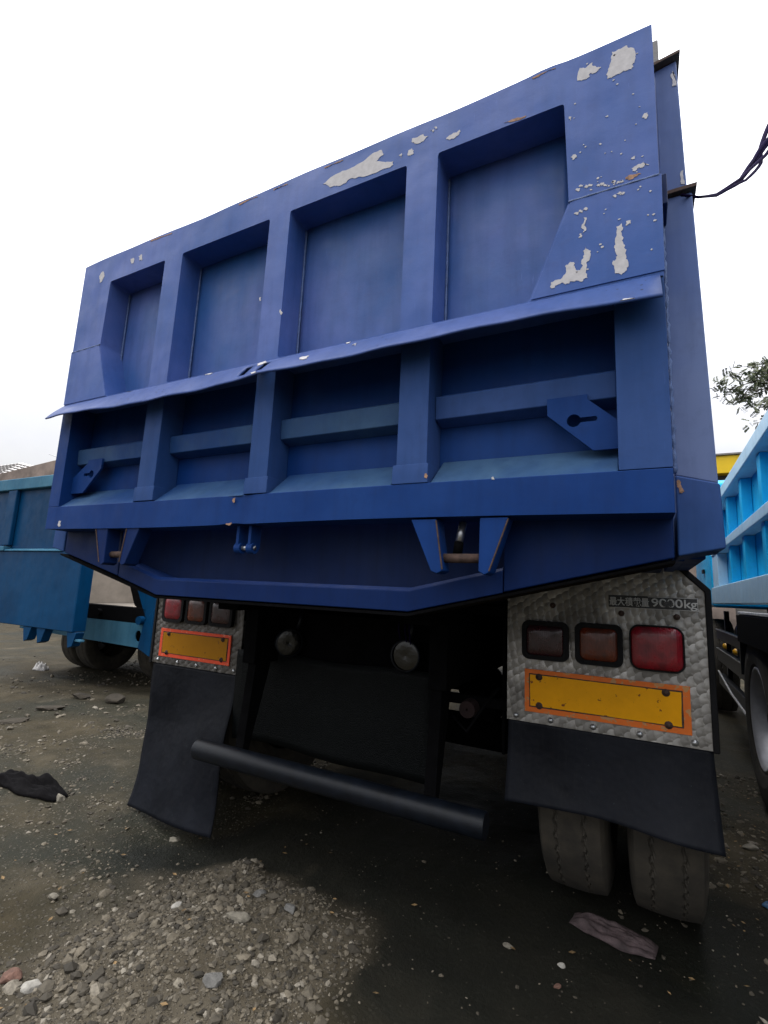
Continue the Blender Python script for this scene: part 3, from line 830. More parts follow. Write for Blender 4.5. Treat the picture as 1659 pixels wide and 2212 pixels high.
def face_y(x, z):
    if 1.872 < z < 2.124 and abs(x) > 0.80: return -0.0025
    if any(a - 0.012 < x < b + 0.01 for a, b in POSTS) and z < 1.49 and z > 1.42: return -0.0025
    return 0.0
def zone(x, z): return z
for loop in CHIPS:
    zs = sum(p[1] for p in loop) / len(loop); xs = sum(p[0] for p in loop) / len(loop)
    pts = [(p[0], max(p[1], 2.424) if zs > 2.424 and abs(p[0]) < 0.945 else p[1]) for p in loop]
    if zs < 2.124 and zs > 1.88: pts = [(p[0], min(max(p[1], 1.889), 2.119)) for p in pts]
    if 2.126 < zs < 2.2: pts = [(p[0], max(p[1], 2.134)) for p in pts]
    yy = face_y(xs, zs)
    flake('bare_primer_patch', [(p[0], yy, p[1]) for p in ragged(pts, 0.006)], (0, -1, 0), 'primer', gate)
srnd = random.Random(31)
for _ in range(46):                # pin-head flakes around the peeled corner
    x = srnd.uniform(0.965, 1.14); z = srnd.choice([srnd.uniform(1.90, 2.11), srnd.uniform(2.14, 2.52), srnd.gauss(2.15, 0.02)])
    if not (1.89 < z < 2.115 or 2.135 < z < 2.53): continue
    r = srnd.uniform(0.0012, 0.0032)
    yy = face_y(x, z)
    flake('bare_primer_patch', [(x + r * srnd.uniform(0.5, 1.6) * math.cos(a_), yy, z + r * srnd.uniform(0.4, 1.2) * math.sin(a_)) for a_ in np.linspace(0, 5.6, 8)], (0, -1, 0), 'primer', gate)
for loop in RUST:
    zs = sum(p[1] for p in loop) / len(loop); xs = sum(p[0] for p in loop) / len(loop)
    if 2.12 < zs < 2.2:
        pts = [(p[0], p[1] + 0.012) for p in loop]
    else:
        pts = [(p[0], 2.5465 - (2.5465 - min(p[1], 2.545)) * 0.35) if zs > 2.5 else p for p in loop]
    yy = face_y(xs, zs)
    flake('rust_spot', [(p[0], yy, p[1]) for p in ragged(pts, 0.003)], (0, -1, 0), 'rust', gate)
for loop in DEFL:
    pts = []
    for (x, y, z) in ragged(loop, 0.004):
        t = min(max((1.874 - z) / 0.088, 0.02), 0.97)
        ze = np.interp(x, ez[:, 0], ez[:, 1]); bow = 0.006 * math.sin(x * 5.0) + 0.005 * math.sin(x * 13 + 1) + 0.003 * math.sin(x * 29)
        pts.append((x, 0.004 - (0.074 + bow) * t - 0.003 * math.sin(math.pi * t) - 0.0028, 1.874 + (ze - 1.874) * t + 0.002))
    flake('bare_primer_patch', pts, (0, -0.77, 0.64), 'primer', gate)

# --- bed (body) behind the gate
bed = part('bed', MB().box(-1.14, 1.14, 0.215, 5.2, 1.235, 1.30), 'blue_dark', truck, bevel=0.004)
def b(name, mb, mat='blue', bevel=0.004, **kw): return part(name, mb, mat, bed, bevel=bevel, **kw)
sill_poly = [(1.15, 1.345), (1.15, 1.2365), (0.512, 1.083), (-0.512, 1.083), (-1.15, 1.2365), (-1.15, 1.345)]
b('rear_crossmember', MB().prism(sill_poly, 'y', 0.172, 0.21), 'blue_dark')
for s in (1, -1):
    b('crossmember_end', MB().prism(((lambda q: q) if s == 1 else MIR)([(0.77, 1.1458), (1.15, 1.2366), (1.15, 1.345), (0.77, 1.345)]), 'y', 0.094, 0.171), 'blue_shaded', bevel=0.004)
xsl = [-0.768, -0.60, -0.512, -0.30, 0.0, 0.30, 0.512, 0.60, 0.768]
pro = [0.075, 0.084, 0.092, 0.095, 0.095, 0.095, 0.092, 0.084, 0.075]
mb = MB()
for x, p in zip(xsl, pro):
    zb = 1.083 + max(0, abs(x) - 0.512) * (1.2365 - 1.083) / (1.15 - 0.512) - 0.003
    h = 0.068
    for (y, z) in ((0.171, zb), (0.171 - p, zb + 0.002), (0.171 - p, zb + h - 0.010), (0.171 - p * 0.85, zb + h), (0.171, zb + h)):
        mb.v.append((x, y, z))
for i in range(len(xsl) - 1):
    for j in range(5):
        a_, b_ = i * 5 + j, i * 5 + (j + 1) % 5
        mb.f.append((a_, b_, b_ + 5, a_ + 5))
mb.f += [tuple(range(5)), tuple(len(mb.v) - 5 + i for i in range(5))]
b('crossmember_lip', mb, 'blue_shaded', bevel=0.003)
b('bottom_flange', MB().prism([(0.512, 1.078), (-0.512, 1.078), (-1.15, 1.231), (-1.15, 1.225), (-0.512, 1.070), (0.512, 1.070), (1.15, 1.225), (1.15, 1.231)][::-1], 'y', 0.078, 0.20), 'frame_black', bevel=0)
for s in (1, -1):
    f = (lambda q: q) if s == 1 else MIR
    b('corner_block', MB().prism(f([(1.157, 1.240), (1.246, 1.258), (1.242, 1.4015), (1.157, 1.4255)]), 'y', 0.092, 0.23), 'blue_mid', bevel=0.005)
    b('lower_corner_post', MB().prism(f([(1.157, 1.426), (1.240, 1.402), (1.224, 2.136), (1.157, 2.136)]), 'y', 0.100, 0.23), 'blue_post')
    b('post_splice', MB().prism(f([(1.152, 2.138), (1.233, 2.140), (1.234, 2.149), (1.152, 2.147)]), 'y', 0.088, 0.23), 'rust_dark', bevel=0)
    b('upper_corner_post', MB().prism(f([(1.157, 2.150), (1.216, 2.150), (1.208, 2.545), (1.157, 2.535)]), 'y', 0.115, 0.23), 'blue_post')
    b('post_cap', MB().prism(f([(1.150, 2.537), (1.216, 2.549), (1.216, 2.556), (1.150, 2.545)]), 'y', 0.098, 0.24), 'rust_dark', bevel=0)
    b('extension_board', MB().box(*sorted((s * 1.153, s * 1.170)), 0.125, 0.42, 2.548, 2.645), 'concrete', bevel=0.002)  # cut short so it blocks less sky light
    b('side_wall', MB().box(*sorted((s * 1.15, s * 1.178)), 0.231, 5.2, 1.24, 2.10), bevel=0.003)  # hidden wall kept low so more sky light reaches the right truck
    b('added_sloped_board', MB().prism([(0.231, 2.102), (1.05, 2.102), (0.45, 2.546), (0.231, 2.546)], 'x', *sorted((s * 1.15, s * 1.166))), 'blue_post', bevel=0.002)  # made up to slope from the post to the lowered wall
    b('side_top_rail', MB().box(*sorted((s * 1.179, s * 1.205)), 0.231, 5.2, 2.02, 2.105), bevel=0.004)
    b('side_bottom_rail', MB().box(*sorted((s * 1.179, s * 1.222)), 0.231, 5.2, 1.245, 1.40), bevel=0.004)
    for k in range(8):
        y0 = 0.75 + k * 0.58
        b('side_rib', MB().box(*sorted((s * 1.179, s * 1.202)), y0, y0 + 0.09, 1.402, 2.018), bevel=0.004)
    b('weld_bead', MB().tube([(s * (1.158 + 0.001 * math.sin(i * 3.1)), 0.094 + 0.002 * math.sin(i * 1.7), z) for i, z in enumerate(np.linspace(1.43, 2.12, 60))], [0.0045 + 0.0018 * math.sin(i * 2.3) + 0.001 * math.sin(i * 0.9) for i in range(60)], 6), 'weld', 0, smooth=True)
b('front_wall', MB().box(-1.15, 1.15, 5.201, 5.26, 1.24, 2.9))
for x in (-0.42, 0.42):
    b('bed_beam', MB().box(x - 0.05, x + 0.05, 0.202, 5.1, 1.10, 1.233), 'blue_dark')
flake('rust_spot', [(p[0], 0.0915, p[1]) for p in ragged([(1.161, 1.413), (1.169, 1.407), (1.175, 1.386), (1.164, 1.381), (1.161, 1.397)], 0.003)], (0, -1, 0), 'rust', bed)
for loop in ([(1.194, 2.506), (1.200, 2.515), (1.204, 2.501), (1.205, 2.466), (1.196, 2.469)], [(1.205, 2.214), (1.210, 2.213), (1.211, 2.173), (1.203, 2.176)]):
    flake('bare_primer_patch', [(p[0], 0.1145, p[1]) for p in ragged(loop, 0.003)], (0, -1, 0), 'primer', bed)

# --- chassis and underride gear
chassis = part('chassis', MB().box(0.40, 0.47, 0.52, 7.6, 0.80, 1.03).box(-0.47, -0.40, 0.52, 7.6, 0.80, 1.03), 'frame_black', truck, bevel=0.004)
def c_(name, mb, mat='frame_black', bevel=0.003, **kw): return part(name, mb, mat, chassis, bevel=bevel, **kw)
c_('rear_crossbeam', MB().box(-0.398, 0.398, 0.70, 0.80, 0.80, 1.02))
c_('subframe_rail', MB().box(-0.47, -0.36, 0.35, 5.2, 1.031, 1.098))
c_('subframe_rail', MB().box(0.36, 0.47, 0.35, 5.2, 1.031, 1.098))
for x in (-0.61, 0.61):
    c_('added_gap_plate', MB().box(x - 0.006, x + 0.006, 0.76, 1.80, 0.56, 1.15), 'frame_black')  # added dark plates that shut out the lit gap behind
c_('lamp_bar', MB().box(-1.2, 1.2, 0.725, 0.775, 1.06, 1.10))
c_('mudflap_bar', MB().box(-1.22, 1.22, 0.715, 0.745, 0.725, 0.76))
c_('rear_apron', MB().grid(lambda u, v: (-0.63 + 1.01 * u, 0.66 + 0.02 * math.sin(5 * u) + 0.03 * max(0, 0.45 - v), 0.43 + 0.40 * v + 0.008 * math.sin(9 * u)), 24, 12), 'vinyl', 0, smooth=True, solid=0.004)
for x in (-0.43, 0.425):
    c_('bumper_bracket', MB().prism([(0.50, 0.43), (0.535, 0.43), (0.64, 0.80), (0.54, 0.80)], 'x', x - 0.022, x + 0.022))
c_('number_lamp', MB().box(0.20, 0.34, 0.60, 0.66, 1.02, 1.06))
for dx in (0.235, 0.262, 0.28):
    c_('loose_wire', MB().tube([(dx, 0.61, 1.03), (dx + 0.004, 0.60, 0.99), (dx + 0.010, 0.605, 0.955 - (dx - 0.235) * 0.4)], 0.003, 6), 'cable', 0, smooth=True)
c_('air_line', MB().tube([(0.46, 0.62, 0.70), (0.52, 0.60, 0.66), (0.56, 0.63, 0.73), (0.60, 0.72, 0.80)], 0.006, 8), 'frame_black', 0, smooth=True)
c_('brake_fitting', MB().lathe([(0, 0.004), (0, 0.03), (0.05, 0.034), (0.06, 0.02)], (0.50, 0.66, 0.72), 'y', 16), simple('faded_red_fitting', (0.014, 0.003, 0.003), 0.8), 0)
for (x, ry) in ((0.265, 0.0), (-0.29, 1.0)):
    shell = MB().lathe([(0.10, 0.012), (0.085, 0.035), (0.05, 0.052), (0.012, 0.060), (0.0, 0.062), (0.0, 0.055)], (0, 0, 0), 'y', 28)
    face = MB().lathe([(0.006, 0.0005), (0.002, 0.030), (0.006, 0.0555)], (0, 0, 0), 'y', 28)
    R = Matrix.Rotation(ry, 3, 'Z')
    for m_ in (shell, face):
        m_.v = [tuple(R @ Vector(p) + Vector((x, 0.61, 0.892))) for p in m_.v]
    c_('work_lamp_shell', shell, 'black_steel', 0, smooth=True)
    c_('work_lamp_lens', face, 'chrome', 0, smooth=True)
    c_('work_lamp_stem', MB().tube([(x, 0.66, 0.95), (x, 0.70, 1.05)], 0.010, 8), 'black_steel', 0, smooth=True)
bar = MB().tube([(-0.64, 0.48, 0.427), (-0.63, 0.48, 0.427), (0.62, 0.48, 0.424), (0.627, 0.48, 0.424)], [0.039, 0.042, 0.042, 0.040], 28)
part('bumper_pipe', bar, 'black_steel', truck, smooth=False, bevel=0.0015)

# --- lamp panels and mudflaps
def lamp_panel(s):
    f = (lambda q: q) if s == 1 else MIR
    outline = [(0.640, 0.705), (1.258, 0.705), (1.258, 1.178), (1.175, 1.262), (0.640, 1.262)]
    if s == -1:
        outline = [(0.640, 0.705), (1.258, 0.705), (1.258, 1.262), (0.640, 1.262)]
    pan = finish(plate(f(outline), [], 0.690, 0.694), 'lamp_panel', 'turned' if s == 1 else 'turned_shaded', truck)
    def p_(name, mb, mat, bevel=0.0, **kw): return part(name, mb, mat, pan, bevel=bevel, **kw)
    trim = outline[1:4]
    def follow(off, y): return [(s * (x + off), y, z) for x, z in trim] if s == 1 else [(s * (x + off), y, z) for x, z in trim[:2]]
    m = MB()
    tr = follow(0.006, 0.0)
    for y0, y1 in ((0.672, 0.700),):
        pass
    path = [(1.258, 0.700), (1.258, 1.178), (1.176, 1.262)] if s == 1 else [(1.258, 0.700), (1.258, 1.262)]
    outer = [(1.276, 0.700), (1.276, 1.186), (1.188, 1.276)] if s == 1 else [(1.276, 0.700), (1.276, 1.262)]
    p_('edge_trim', MB().prism(f(path + outer[::-1]), 'y', 0.684, 0.705), 'rubber', 0.004)
    p_('fender_side', MB().prism([(0.706, 0.72), (0.706, 1.17), (1.75, 1.17), (1.75, 1.05), (0.80, 1.05), (0.76, 0.72)], 'x', *sorted((s * 1.262, s * 1.272))), 'frame_black')
    p_('fender_top', MB().box(*sorted((s * 0.645, s * 1.261)), 0.706, 1.75, 1.155, 1.169), 'frame_black')
    lamps = [(0.696, 0.853, 0.922, 1.056, 'lens_dark', 0.024), (0.874, 1.022, 0.922, 1.060, 'lens_amber', 0.024), (1.041, 1.197, 0.922, 1.066, 'lens_red', 0.032)]
    for (x0, x1, z0, z1, mat, r) in lamps:
        bz = finish(plate(f(rrect(x0, x1, z0, z1, r)), [f(rrect(x0 + 0.016, x1 - 0.016, z0 + 0.016, z1 - 0.016, r * 0.7))] if mat != 'lens_red' or s == -1 else [f(rrect(x0 + 0.005, x1 - 0.005, z0 + 0.005, z1 - 0.005, r * 0.9))], 0.668, 0.6895), 'lamp_bezel', 'rubber', pan, bevel=0.004)
        ins = 0.015 if (mat != 'lens_red' or s == -1) else 0.0045
        q = rrect(x0 + ins, x1 - ins, z0 + ins, z1 - ins, r * 0.75)
        cx, cz = (x0 + x1) / 2, (z0 + z1) / 2
        mm = MB()
        rings = [(1.0, 0.689), (1.0, 0.674), (0.93, 0.668), (0.6, 0.666), (0.02, 0.6655)]
        for (k, y) in rings:
            mm.v += [(s * (cx + (x - cx) * k), y - (0.006 if ins < 0.01 and k < 1 else 0), cz + (z - cz) * k) for x, z in q]
        n = len(q)
        for i in range(len(rings) - 1):
            mm.f += [(i * n + j, i * n + (j + 1) % n, (i + 1) * n + (j + 1) % n, (i + 1) * n + j) for j in range(n)]
        mm.f.append(tuple(len(mm.v) - n + j for j in range(n)))
        p_('lamp_lens', mm, mat, smooth=True)
    # reflector board
    x0, x1, z0, z1 = 0.703, 1.206, 0.742, 0.886
    p_('reflector_border', MB().box(*sorted((s * x0, s * x1)), 0.6835, 0.6895, z0, z1), 'refl_orange' if s == 1 else 'refl_red', 0.001)
    p_('reflector_sheet', MB().prism(ragged(f([(x0 + 0.020, z0 + 0.021), (x1 - 0.026, z0 + 0.022), (x1 - 0.024, z1 - 0.020), (x0 + 0.019, z1 - 0.018)]), 0.0015), 'y', 0.6815, 0.6834), 'refl_yellow' if s == 1 else 'refl_yellow_shaded')
    p_('sheet_edge', MB().prism(ragged(f([(x0 + 0.016, z0 + 0.017), (x1 - 0.021, z0 + 0.018), (x1 - 0.020, z1 - 0.015), (x0 + 0.015, z1 - 0.014)]), 0.0015), 'y', 0.6826, 0.68345), 'rust_dark')
    for bx, bz_ in ((x0 + 0.050, z0 + 0.024), (x0 + 0.050, z1 - 0.024), (x1 - 0.062, z0 + 0.022), (x1 - 0.066, z1 - 0.026)):
        p_('rivet', MB().lathe([(0.0, 0.012), (-0.003, 0.010), (-0.004, 0.006), (-0.009, 0.0055), (-0.010, 0.0005)], (s * bx, 0.6812, bz_), 'y', 12), 'rust_dark', smooth=True)
    for bx, bz_ in ((0.672, 0.722), (0.790, 0.722), (0.925, 0.722), (1.063, 0.722), (1.212, 0.722), (0.800, 1.112), (1.020, 1.098), (1.180, 1.096)):
        p_('bolt', MB().lathe([(0.0, 0.010), (-0.003, 0.0095), (-0.007, 0.006), (-0.008, 0.0005)], (s * bx, 0.6895, bz_), 'y', 10), 'rust_dark' if bz_ > 1 else 'steel', smooth=True)
    return pan
panel_r = lamp_panel(1)
panel_r['label'] = 'engine-turned steel lamp panel under the truck, the one with the load plate'
panel_l = lamp_panel(-1)
panel_l['label'] = 'shade-toned lamp panel under the truck, partly hidden by the bed'

# load plate with its worn characters
lp = part('load_plate', MB().box(0.982, 1.240, 0.6868, 0.6895, 1.118, 1.158), 'plate_black', panel_r, bevel=0.0008)
part('plate_frame', MB().box(1.100, 1.2405, 0.6862, 0.6867, 1.1555, 1.1572).box(1.2375, 1.2392, 0.6862, 0.6867, 1.1185, 1.1555).box(1.000, 1.2405, 0.6862, 0.6867, 1.1172, 1.1186), 'letters', panel_r)
def text(body, x, z, size, width=None, extr=0.0004, squash=1.0):
    cu = bpy.data.curves.new('text', 'FONT')
    cu.body = body; cu.size = size; cu.extrude = extr
    cu.offset = size * 0.012
    ob = bpy.data.objects.new('text', cu); C.objects.link(ob)
    me = bpy.data.meshes.new_from_object(ob.evaluated_get(bpy.context.evaluated_depsgraph_get()))
    bpy.data.objects.remove(ob); bpy.data.curves.remove(cu)
    co = np.empty(len(me.vertices) * 3); me.vertices.foreach_get('co', co); co = co.reshape(-1, 3)
    k = (width / (co[:, 0].max() - co[:, 0].min())) if width else 1.0
    x0 = co[:, 0].min()
    me.transform(Matrix.Translation((x - x0 * k, 0.6864, z)) @ Matrix(((k, 0, 0, 0), (0, 0, -1, 0), (0, squash, 0, 0), (0, 0, 0, 1))))
    return me
finish(text('\u6700\u5927\u7a4d\u8f09\u91cf', 0.985, 1.1265, 0.030, 0.118), 'load_lettering', 'letters', panel_r)
finish(text('9000', 1.110, 1.1262, 0.037, 0.088), 'load_lettering', 'letters', panel_r)
finish(text('kg', 1.202, 1.1262, 0.037, 0.035), 'load_lettering', 'letters', panel_r)
for q in ([(1.142, 1.127), (1.150, 1.130), (1.166, 1.126), (1.172, 1.140), (1.162, 1.152), (1.150, 1.143), (1.145, 1.147)],):
    part('scuff', MB().prism(ragged(q, 0.004), 'y', 0.6855, 0.6862), simple('scraped_dark_film', (0.05, 0.048, 0.046), 0.5, 0.0, 0.8, 120), panel_r)

def flapR(u, v):
    x = 0.643 + 0.617 * u + 0.012 * v * (u - 0.3)
    z = 0.704 - (0.262 - 0.014 * math.sin(math.pi * u)) * v
    return (x, 0.700 - 0.055 * v * v + 0.020 * math.sin(5.0 * u + 0.5) * v + 0.008 * math.sin(11 * u + 2) * v * v, z)
part('mudflap', MB().grid(flapR, 40, 24), 'flap', truck, smooth=True, solid=0.006)
def flapL(u, v):
    flare = max(0, v - 0.72) / 0.28
    x = -1.252 + 0.606 * u + 0.030 * v * (1 - u) + 0.03 * v - flare ** 1.5 * 0.055 * (1 - u)
    z = 0.704 - (0.690 - 0.028 * u) * v
    y = 0.700 - 0.10 * v + 0.030 * math.sin(3.4 * u + 2.2 * v) * min(1, 2.5 * v) + 0.012 * math.sin(7.5 * v + 2.0 * u) * v
    return (x, y, z)
part('mudflap', MB().grid(flapL, 32, 44), 'flap', truck, smooth=True, solid=0.006)

# --- wheels
def tyre_mesh(xc, yc, R=0.5, W=0.228, seg=200, k=1.0):
    m = MB()
    prof = []                 # (x offset, radius, tread?)
    half = W / 2
    side = [(-half * 0.82, 0.27), (-half * 0.98, 0.31), (-half * 1.06, 0.37), (-half * 1.02, 0.43), (-half * 0.95, 0.468), (-half * 0.88, 0.487)]
    tread = np.linspace(-half * 0.84, half * 0.84, 45)
    full = [(x, r, False) for x, r in side] + [(x, R - 0.010 * (x / half) ** 2, True) for x in tread] + [(-x, r, False) for x, r in side[::-1]]
    for (x, r, t) in full:
        for j in range(seg):
            a = 2 * math.pi * j / seg
            rr = r
            if t:
                for gc in (-0.046, 0.046):
                    zz_ = gc + 0.0055 * (1 - 4 * abs(((j * 50 / seg) % 1.0) - 0.5))
                    dd = abs(x - zz_)
                    if dd < 0.0036:
                        rr = r - 0.007
            m.v.append((xc + x, yc + rr * math.cos(a), 0.5 + rr * math.sin(a)))
    n = len(full)
    for i in range(n - 1):
        for j in range(seg):
            q, w = i * seg + j, i * seg + (j + 1) % seg
            m.f.append((q, w, w + seg, q + seg))
    m.v = [(x, yc + (y - yc) * k, z * k) for x, y, z in m.v]
    return m
def rim_mesh(xc, yc, s, k=1.0):
    prof = [(0.095, 0.285), (0.105, 0.292), (0.108, 0.280), (0.09, 0.262), (0.02, 0.252), (-0.03, 0.245), (-0.045, 0.215), (-0.02, 0.15), (0.005, 0.13), (0.03, 0.10), (0.035, 0.02), (0.035, 0.0005)]
    return MB().lathe([(t * s, r * k) for t, r in prof], (xc, yc, 0.5 * k), 'x', 56)
def hub_wheel(s, yc, root, mats=('tyre', 'rim')):
    w = part('wheel', rim_mesh(s * 1.130, yc, s), mats[1], root, smooth=True)
    part('tyre', tyre_mesh(s * 1.130, yc), mats[0], w, smooth=False)
    part('tyre', tyre_mesh(s * 0.836, yc), mats[0], w, smooth=False)
    part('hub', MB().lathe([(0.02 * s, 0.09), (0.10 * s, 0.085), (0.115 * s, 0.06), (0.115 * s, 0.0005)], (s * 1.130, yc, 0.5), 'x', 24), 'frame_black', w, smooth=True)
    part('brake_drum', MB().lathe([(-0.14 * s, 0.001), (-0.14 * s, 0.21), (-0.42 * s, 0.21), (-0.42 * s, 0.001)], (s * 1.130, yc, 0.5), 'x', 32), 'rust_dark', w)
    return w
wr = hub_wheel(1, 1.25, truck)
wl = hub_wheel(-1, 1.25, truck)
for w in (wr, wl):
    dup(w, truck, (0, 1.30, 0))
part('axle', MB().tube([(-0.75, 1.25, 0.5), (0.75, 1.25, 0.5)], 0.075, 16).lathe([(-0.14, 0.10), (0, 0.21), (0.14, 0.10)], (0, 1.25, 0.5), 'x', 24), 'frame_black', truck, smooth=True)
part('axle', MB().tube([(-0.75, 2.55, 0.5), (0.75, 2.55, 0.5)], 0.075, 16).lathe([(-0.14, 0.10), (0, 0.21), (0.14, 0.10)], (0, 2.55, 0.5), 'x', 24), 'frame_black', truck, smooth=True)
for s in (1, -1):
    part('leaf_spring', MB().box(*sorted((s * 0.44, s * 0.53)), 0.95, 2.85, 0.62, 0.72), 'frame_black', truck, bevel=0.01)
def cab(root, xc, y0, matb, top=2.75, half=1.2, zb=0.75):
    cb = part('cab', MB().prism([(y0, zb), (y0, top - 0.06), (y0 + 0.15, top), (y0 + 1.35, top), (y0 + 1.75, top - 0.75), (y0 + 1.82, zb)], 'x', xc - half, xc + half), matb, root, bevel=0.03)
    for s in (1, -1):
        part('side_window', MB().prism([(y0 + 0.55, 1.75), (y0 + 0.55, top - 0.22), (y0 + 1.28, top - 0.22), (y0 + 1.58, 1.75)], 'x', xc + s * (half - 0.01), xc + s * (half + 0.006)), 'glass_dark', cb)
        part('door_handle', MB().box(*sorted((xc + s * (half + 0.001), xc + s * (half + 0.02))), y0 + 0.6, y0 + 0.75, 1.5, 1.54), 'black_steel', cb)
        part('front_wheel', rim_mesh(xc + s * (half - 0.14), y0 + 1.0, s), 'rim', root, smooth=True)
        part('front_tyre', tyre_mesh(xc + s * (half - 0.14), y0 + 1.0), 'tyre', root)
    part('windscreen', MB().prism([(y0 + 1.40, top - 0.10), (y0 + 1.405, top - 0.10), (y0 + 1.752, top - 0.74), (y0 + 1.745, top - 0.74)], 'x', xc - half + 0.12, xc + half - 0.12), 'glass_dark', cb)
    return cb
cab(truck, 0, 5.5, 'blue')
# ------------------------------------------------------------------ bright blue truck on the right
rt = thing('dump_truck', 'sky blue dump truck with ribbed bed side, parked along the right', 'truck', (2.86, 2.5, 0))
XR = 1.655
def R_(name, mb, mat, parent=rt, bevel=0.004, **kw): return part(name, mb, mat, parent, bevel=bevel, **kw)
rbed = R_('bed', MB().box(XR + 0.10, XR + 2.30, 0.0, 4.46, 1.18, 1.26), 'frame_black')
for s in (0, 1):
    x0 = XR if s == 0 else XR + 2.40
    d = 1 if s == 0 else -1
    bx = lambda a, b_, *r: MB().box(*sorted((x0 + d * a, x0 + d * b_)), *r)
    R_('side_panel', bx(0.095, 0.11, 0.0, 4.5, 1.19, 2.06), 'sky_blue', rbed)
    R_('bottom_rail', bx(0.0, 0.094, 0.0, 4.5, 1.160, 1.312), 'sky_blue_pale', rbed, bevel=0.008)
    R_('middle_rail', bx(0.012, 0.094, 0.0, 4.5, 1.608, 1.672), 'sky_blue_pale', rbed, bevel=0.006)
    R_('top_rail', bx(0.0, 0.112, 0.0, 4.5, 1.992, 2.076), 'sky_blue_pale', rbed, bevel=0.006)
    R_('end_post', bx(0.02, 0.094, 4.10, 4.5, 1.314, 1.606), 'sky_blue_pale', rbed)
    for k in range(5):
        y = 3.44 - 0.655 * k
        R_('lower_rib', bx(0.035, 0.094, y - 0.045, y + 0.045, 1.314, 1.606), 'sky_blue', rbed)
        R_('upper_rib', bx(0.035, 0.094, y - 0.045, y + 0.045, 1.674, 1.990), 'sky_blue', rbed)
    R_('upper_rib', bx(0.035, 0.094, 4.05, 4.14, 1.674, 1.990), 'sky_blue', rbed)
R_('front_wall', MB().box(XR + 0.11, XR + 2.29, 4.44, 4.5, 1.265, 2.06), 'sky_blue', rbed)
rg = R_('tailgate', MB().box(XR + 0.03, XR + 2.37, -0.06, -0.045, 1.20, 2.04), 'sky_blue')
for z0, z1 in ((1.17, 1.30), (1.60, 1.68), (1.96, 2.06)):
    R_('gate_rail', MB().box(XR + 0.02, XR + 2.38, -0.12, -0.061, z0, z1), 'sky_blue_pale', rg)
for x in (0.05, 0.60, 1.20, 1.80, 2.27):
    R_('gate_post', MB().box(XR + x, XR + x + 0.08, -0.115, -0.061, 1.302, 1.598), 'sky_blue', rg)
    R_('gate_post', MB().box(XR + x, XR + x + 0.08, -0.115, -0.061, 1.682, 1.958), 'sky_blue', rg)
R_('chassis', MB().box(XR + 0.75, XR + 0.83, 0.2, 6.6, 0.78, 1.04).box(XR + 1.57, XR + 1.65, 0.2, 6.6, 0.78, 1.04), 'frame_black')
def fender(y0, y1):
    f = R_('fender', MB().prism([(y0, 0.70), (y0 + 0.02, 1.00), (y0 + 0.10, 1.092), (y1 - 0.10, 1.092), (y1 - 0.02, 1.00), (y1, 0.70), (y1 - 0.03, 0.70), (y1 - 0.06, 0.98), (y1 - 0.12, 1.055), (y0 + 0.12, 1.055), (y0 + 0.06, 0.98), (y0 + 0.03, 0.70)], 'x', XR - 0.005, XR + 0.62), 'black_steel', bevel=0)
    R_('fender_edge', MB().box(XR - 0.012, XR + 0.10, y0 + 0.09, y1 - 0.09, 1.094, 1.112), 'white_edge', f, bevel=0.004)
    R_('fender_lip', MB().box(XR - 0.014, XR - 0.006, y0 + 0.03, y1 - 0.03, 0.915, 1.088), 'frame_black', f, bevel=0.002)
fender(1.55, 2.96)
fender(0.10, 1.50)
def wheel_at(xo, yc, s, root, k=1.0):
    zc = 0.5 * k
    w = part('wheel', rim_mesh(xo, yc, s, k), 'rim', root, smooth=True)
    part('tyre', tyre_mesh(xo, yc, k=k), 'tyre', w)
    part('tyre', tyre_mesh(xo - s * 0.295, yc, k=k), 'tyre', w)
    part('hub', MB().lathe([(0.0, 0.11), (0.05 * s, 0.10), (0.06 * s, 0.06), (0.06 * s, 0.0005)], (xo, yc, zc), 'x', 24), 'frame_black', w, smooth=True)
    for q in range(8):
        a = 2 * math.pi * q / 8
        part('wheel_nut', MB().tube([(xo - 0.01 * s, yc + 0.145 * k * math.cos(a), zc + 0.145 * k * math.sin(a)), (xo + 0.03 * s, yc + 0.145 * k * math.cos(a), zc + 0.145 * k * math.sin(a))], 0.016, 6), 'rust_dark', w)
    return w
for s, xo in ((-1, XR + 0.125), (1, XR + 2.275)):
    w0 = wheel_at(xo, 2.54, s, rt)
    dup(w0, rt, (0, -1.36, 0))
R_('axle', MB().tube([(XR + 0.4, 2.40, 0.5), (XR + 2.0, 2.40, 0.5)], 0.07, 12), 'frame_black', bevel=0)
R_('axle', MB().tube([(XR + 0.4, 1.08, 0.5), (XR + 2.0, 1.08, 0.5)], 0.07, 12), 'frame_black', bevel=0)
# tank, side guard and lamps between the axles
R_('fuel_tank', MB().box(XR + 0.16, XR + 0.44, 3.55, 4.55, 0.52, 0.98), 'black_steel', bevel=0.05)
R_('tank_strap', MB().box(XR + 0.150, XR + 0.158, 3.75, 3.80, 0.52, 0.98), 'steel')
R_('tank_strap', MB().box(XR + 0.150, XR + 0.158, 4.25, 4.30, 0.52, 0.98), 'steel')
sg = R_('side_guard', MB().box(XR + 0.05, XR + 0.09, 3.02, 4.80, 0.83, 0.92), 'black_steel')
R_('guard_bar', MB().box(XR + 0.05, XR + 0.09, 3.02, 4.80, 0.62, 0.74), 'black_steel', sg)
R_('guard_bar', MB().box(XR + 0.05, XR + 0.09, 3.02, 4.80, 0.40, 0.50), 'black_steel', sg)
R_('guard_trim', MB().box(XR + 0.040, XR + 0.049, 3.02, 4.80, 0.914, 0.922), 'steel', sg, bevel=0)
R_('guard_trim', MB().box(XR + 0.040, XR + 0.049, 3.02, 4.80, 0.735, 0.742), 'steel', sg, bevel=0)
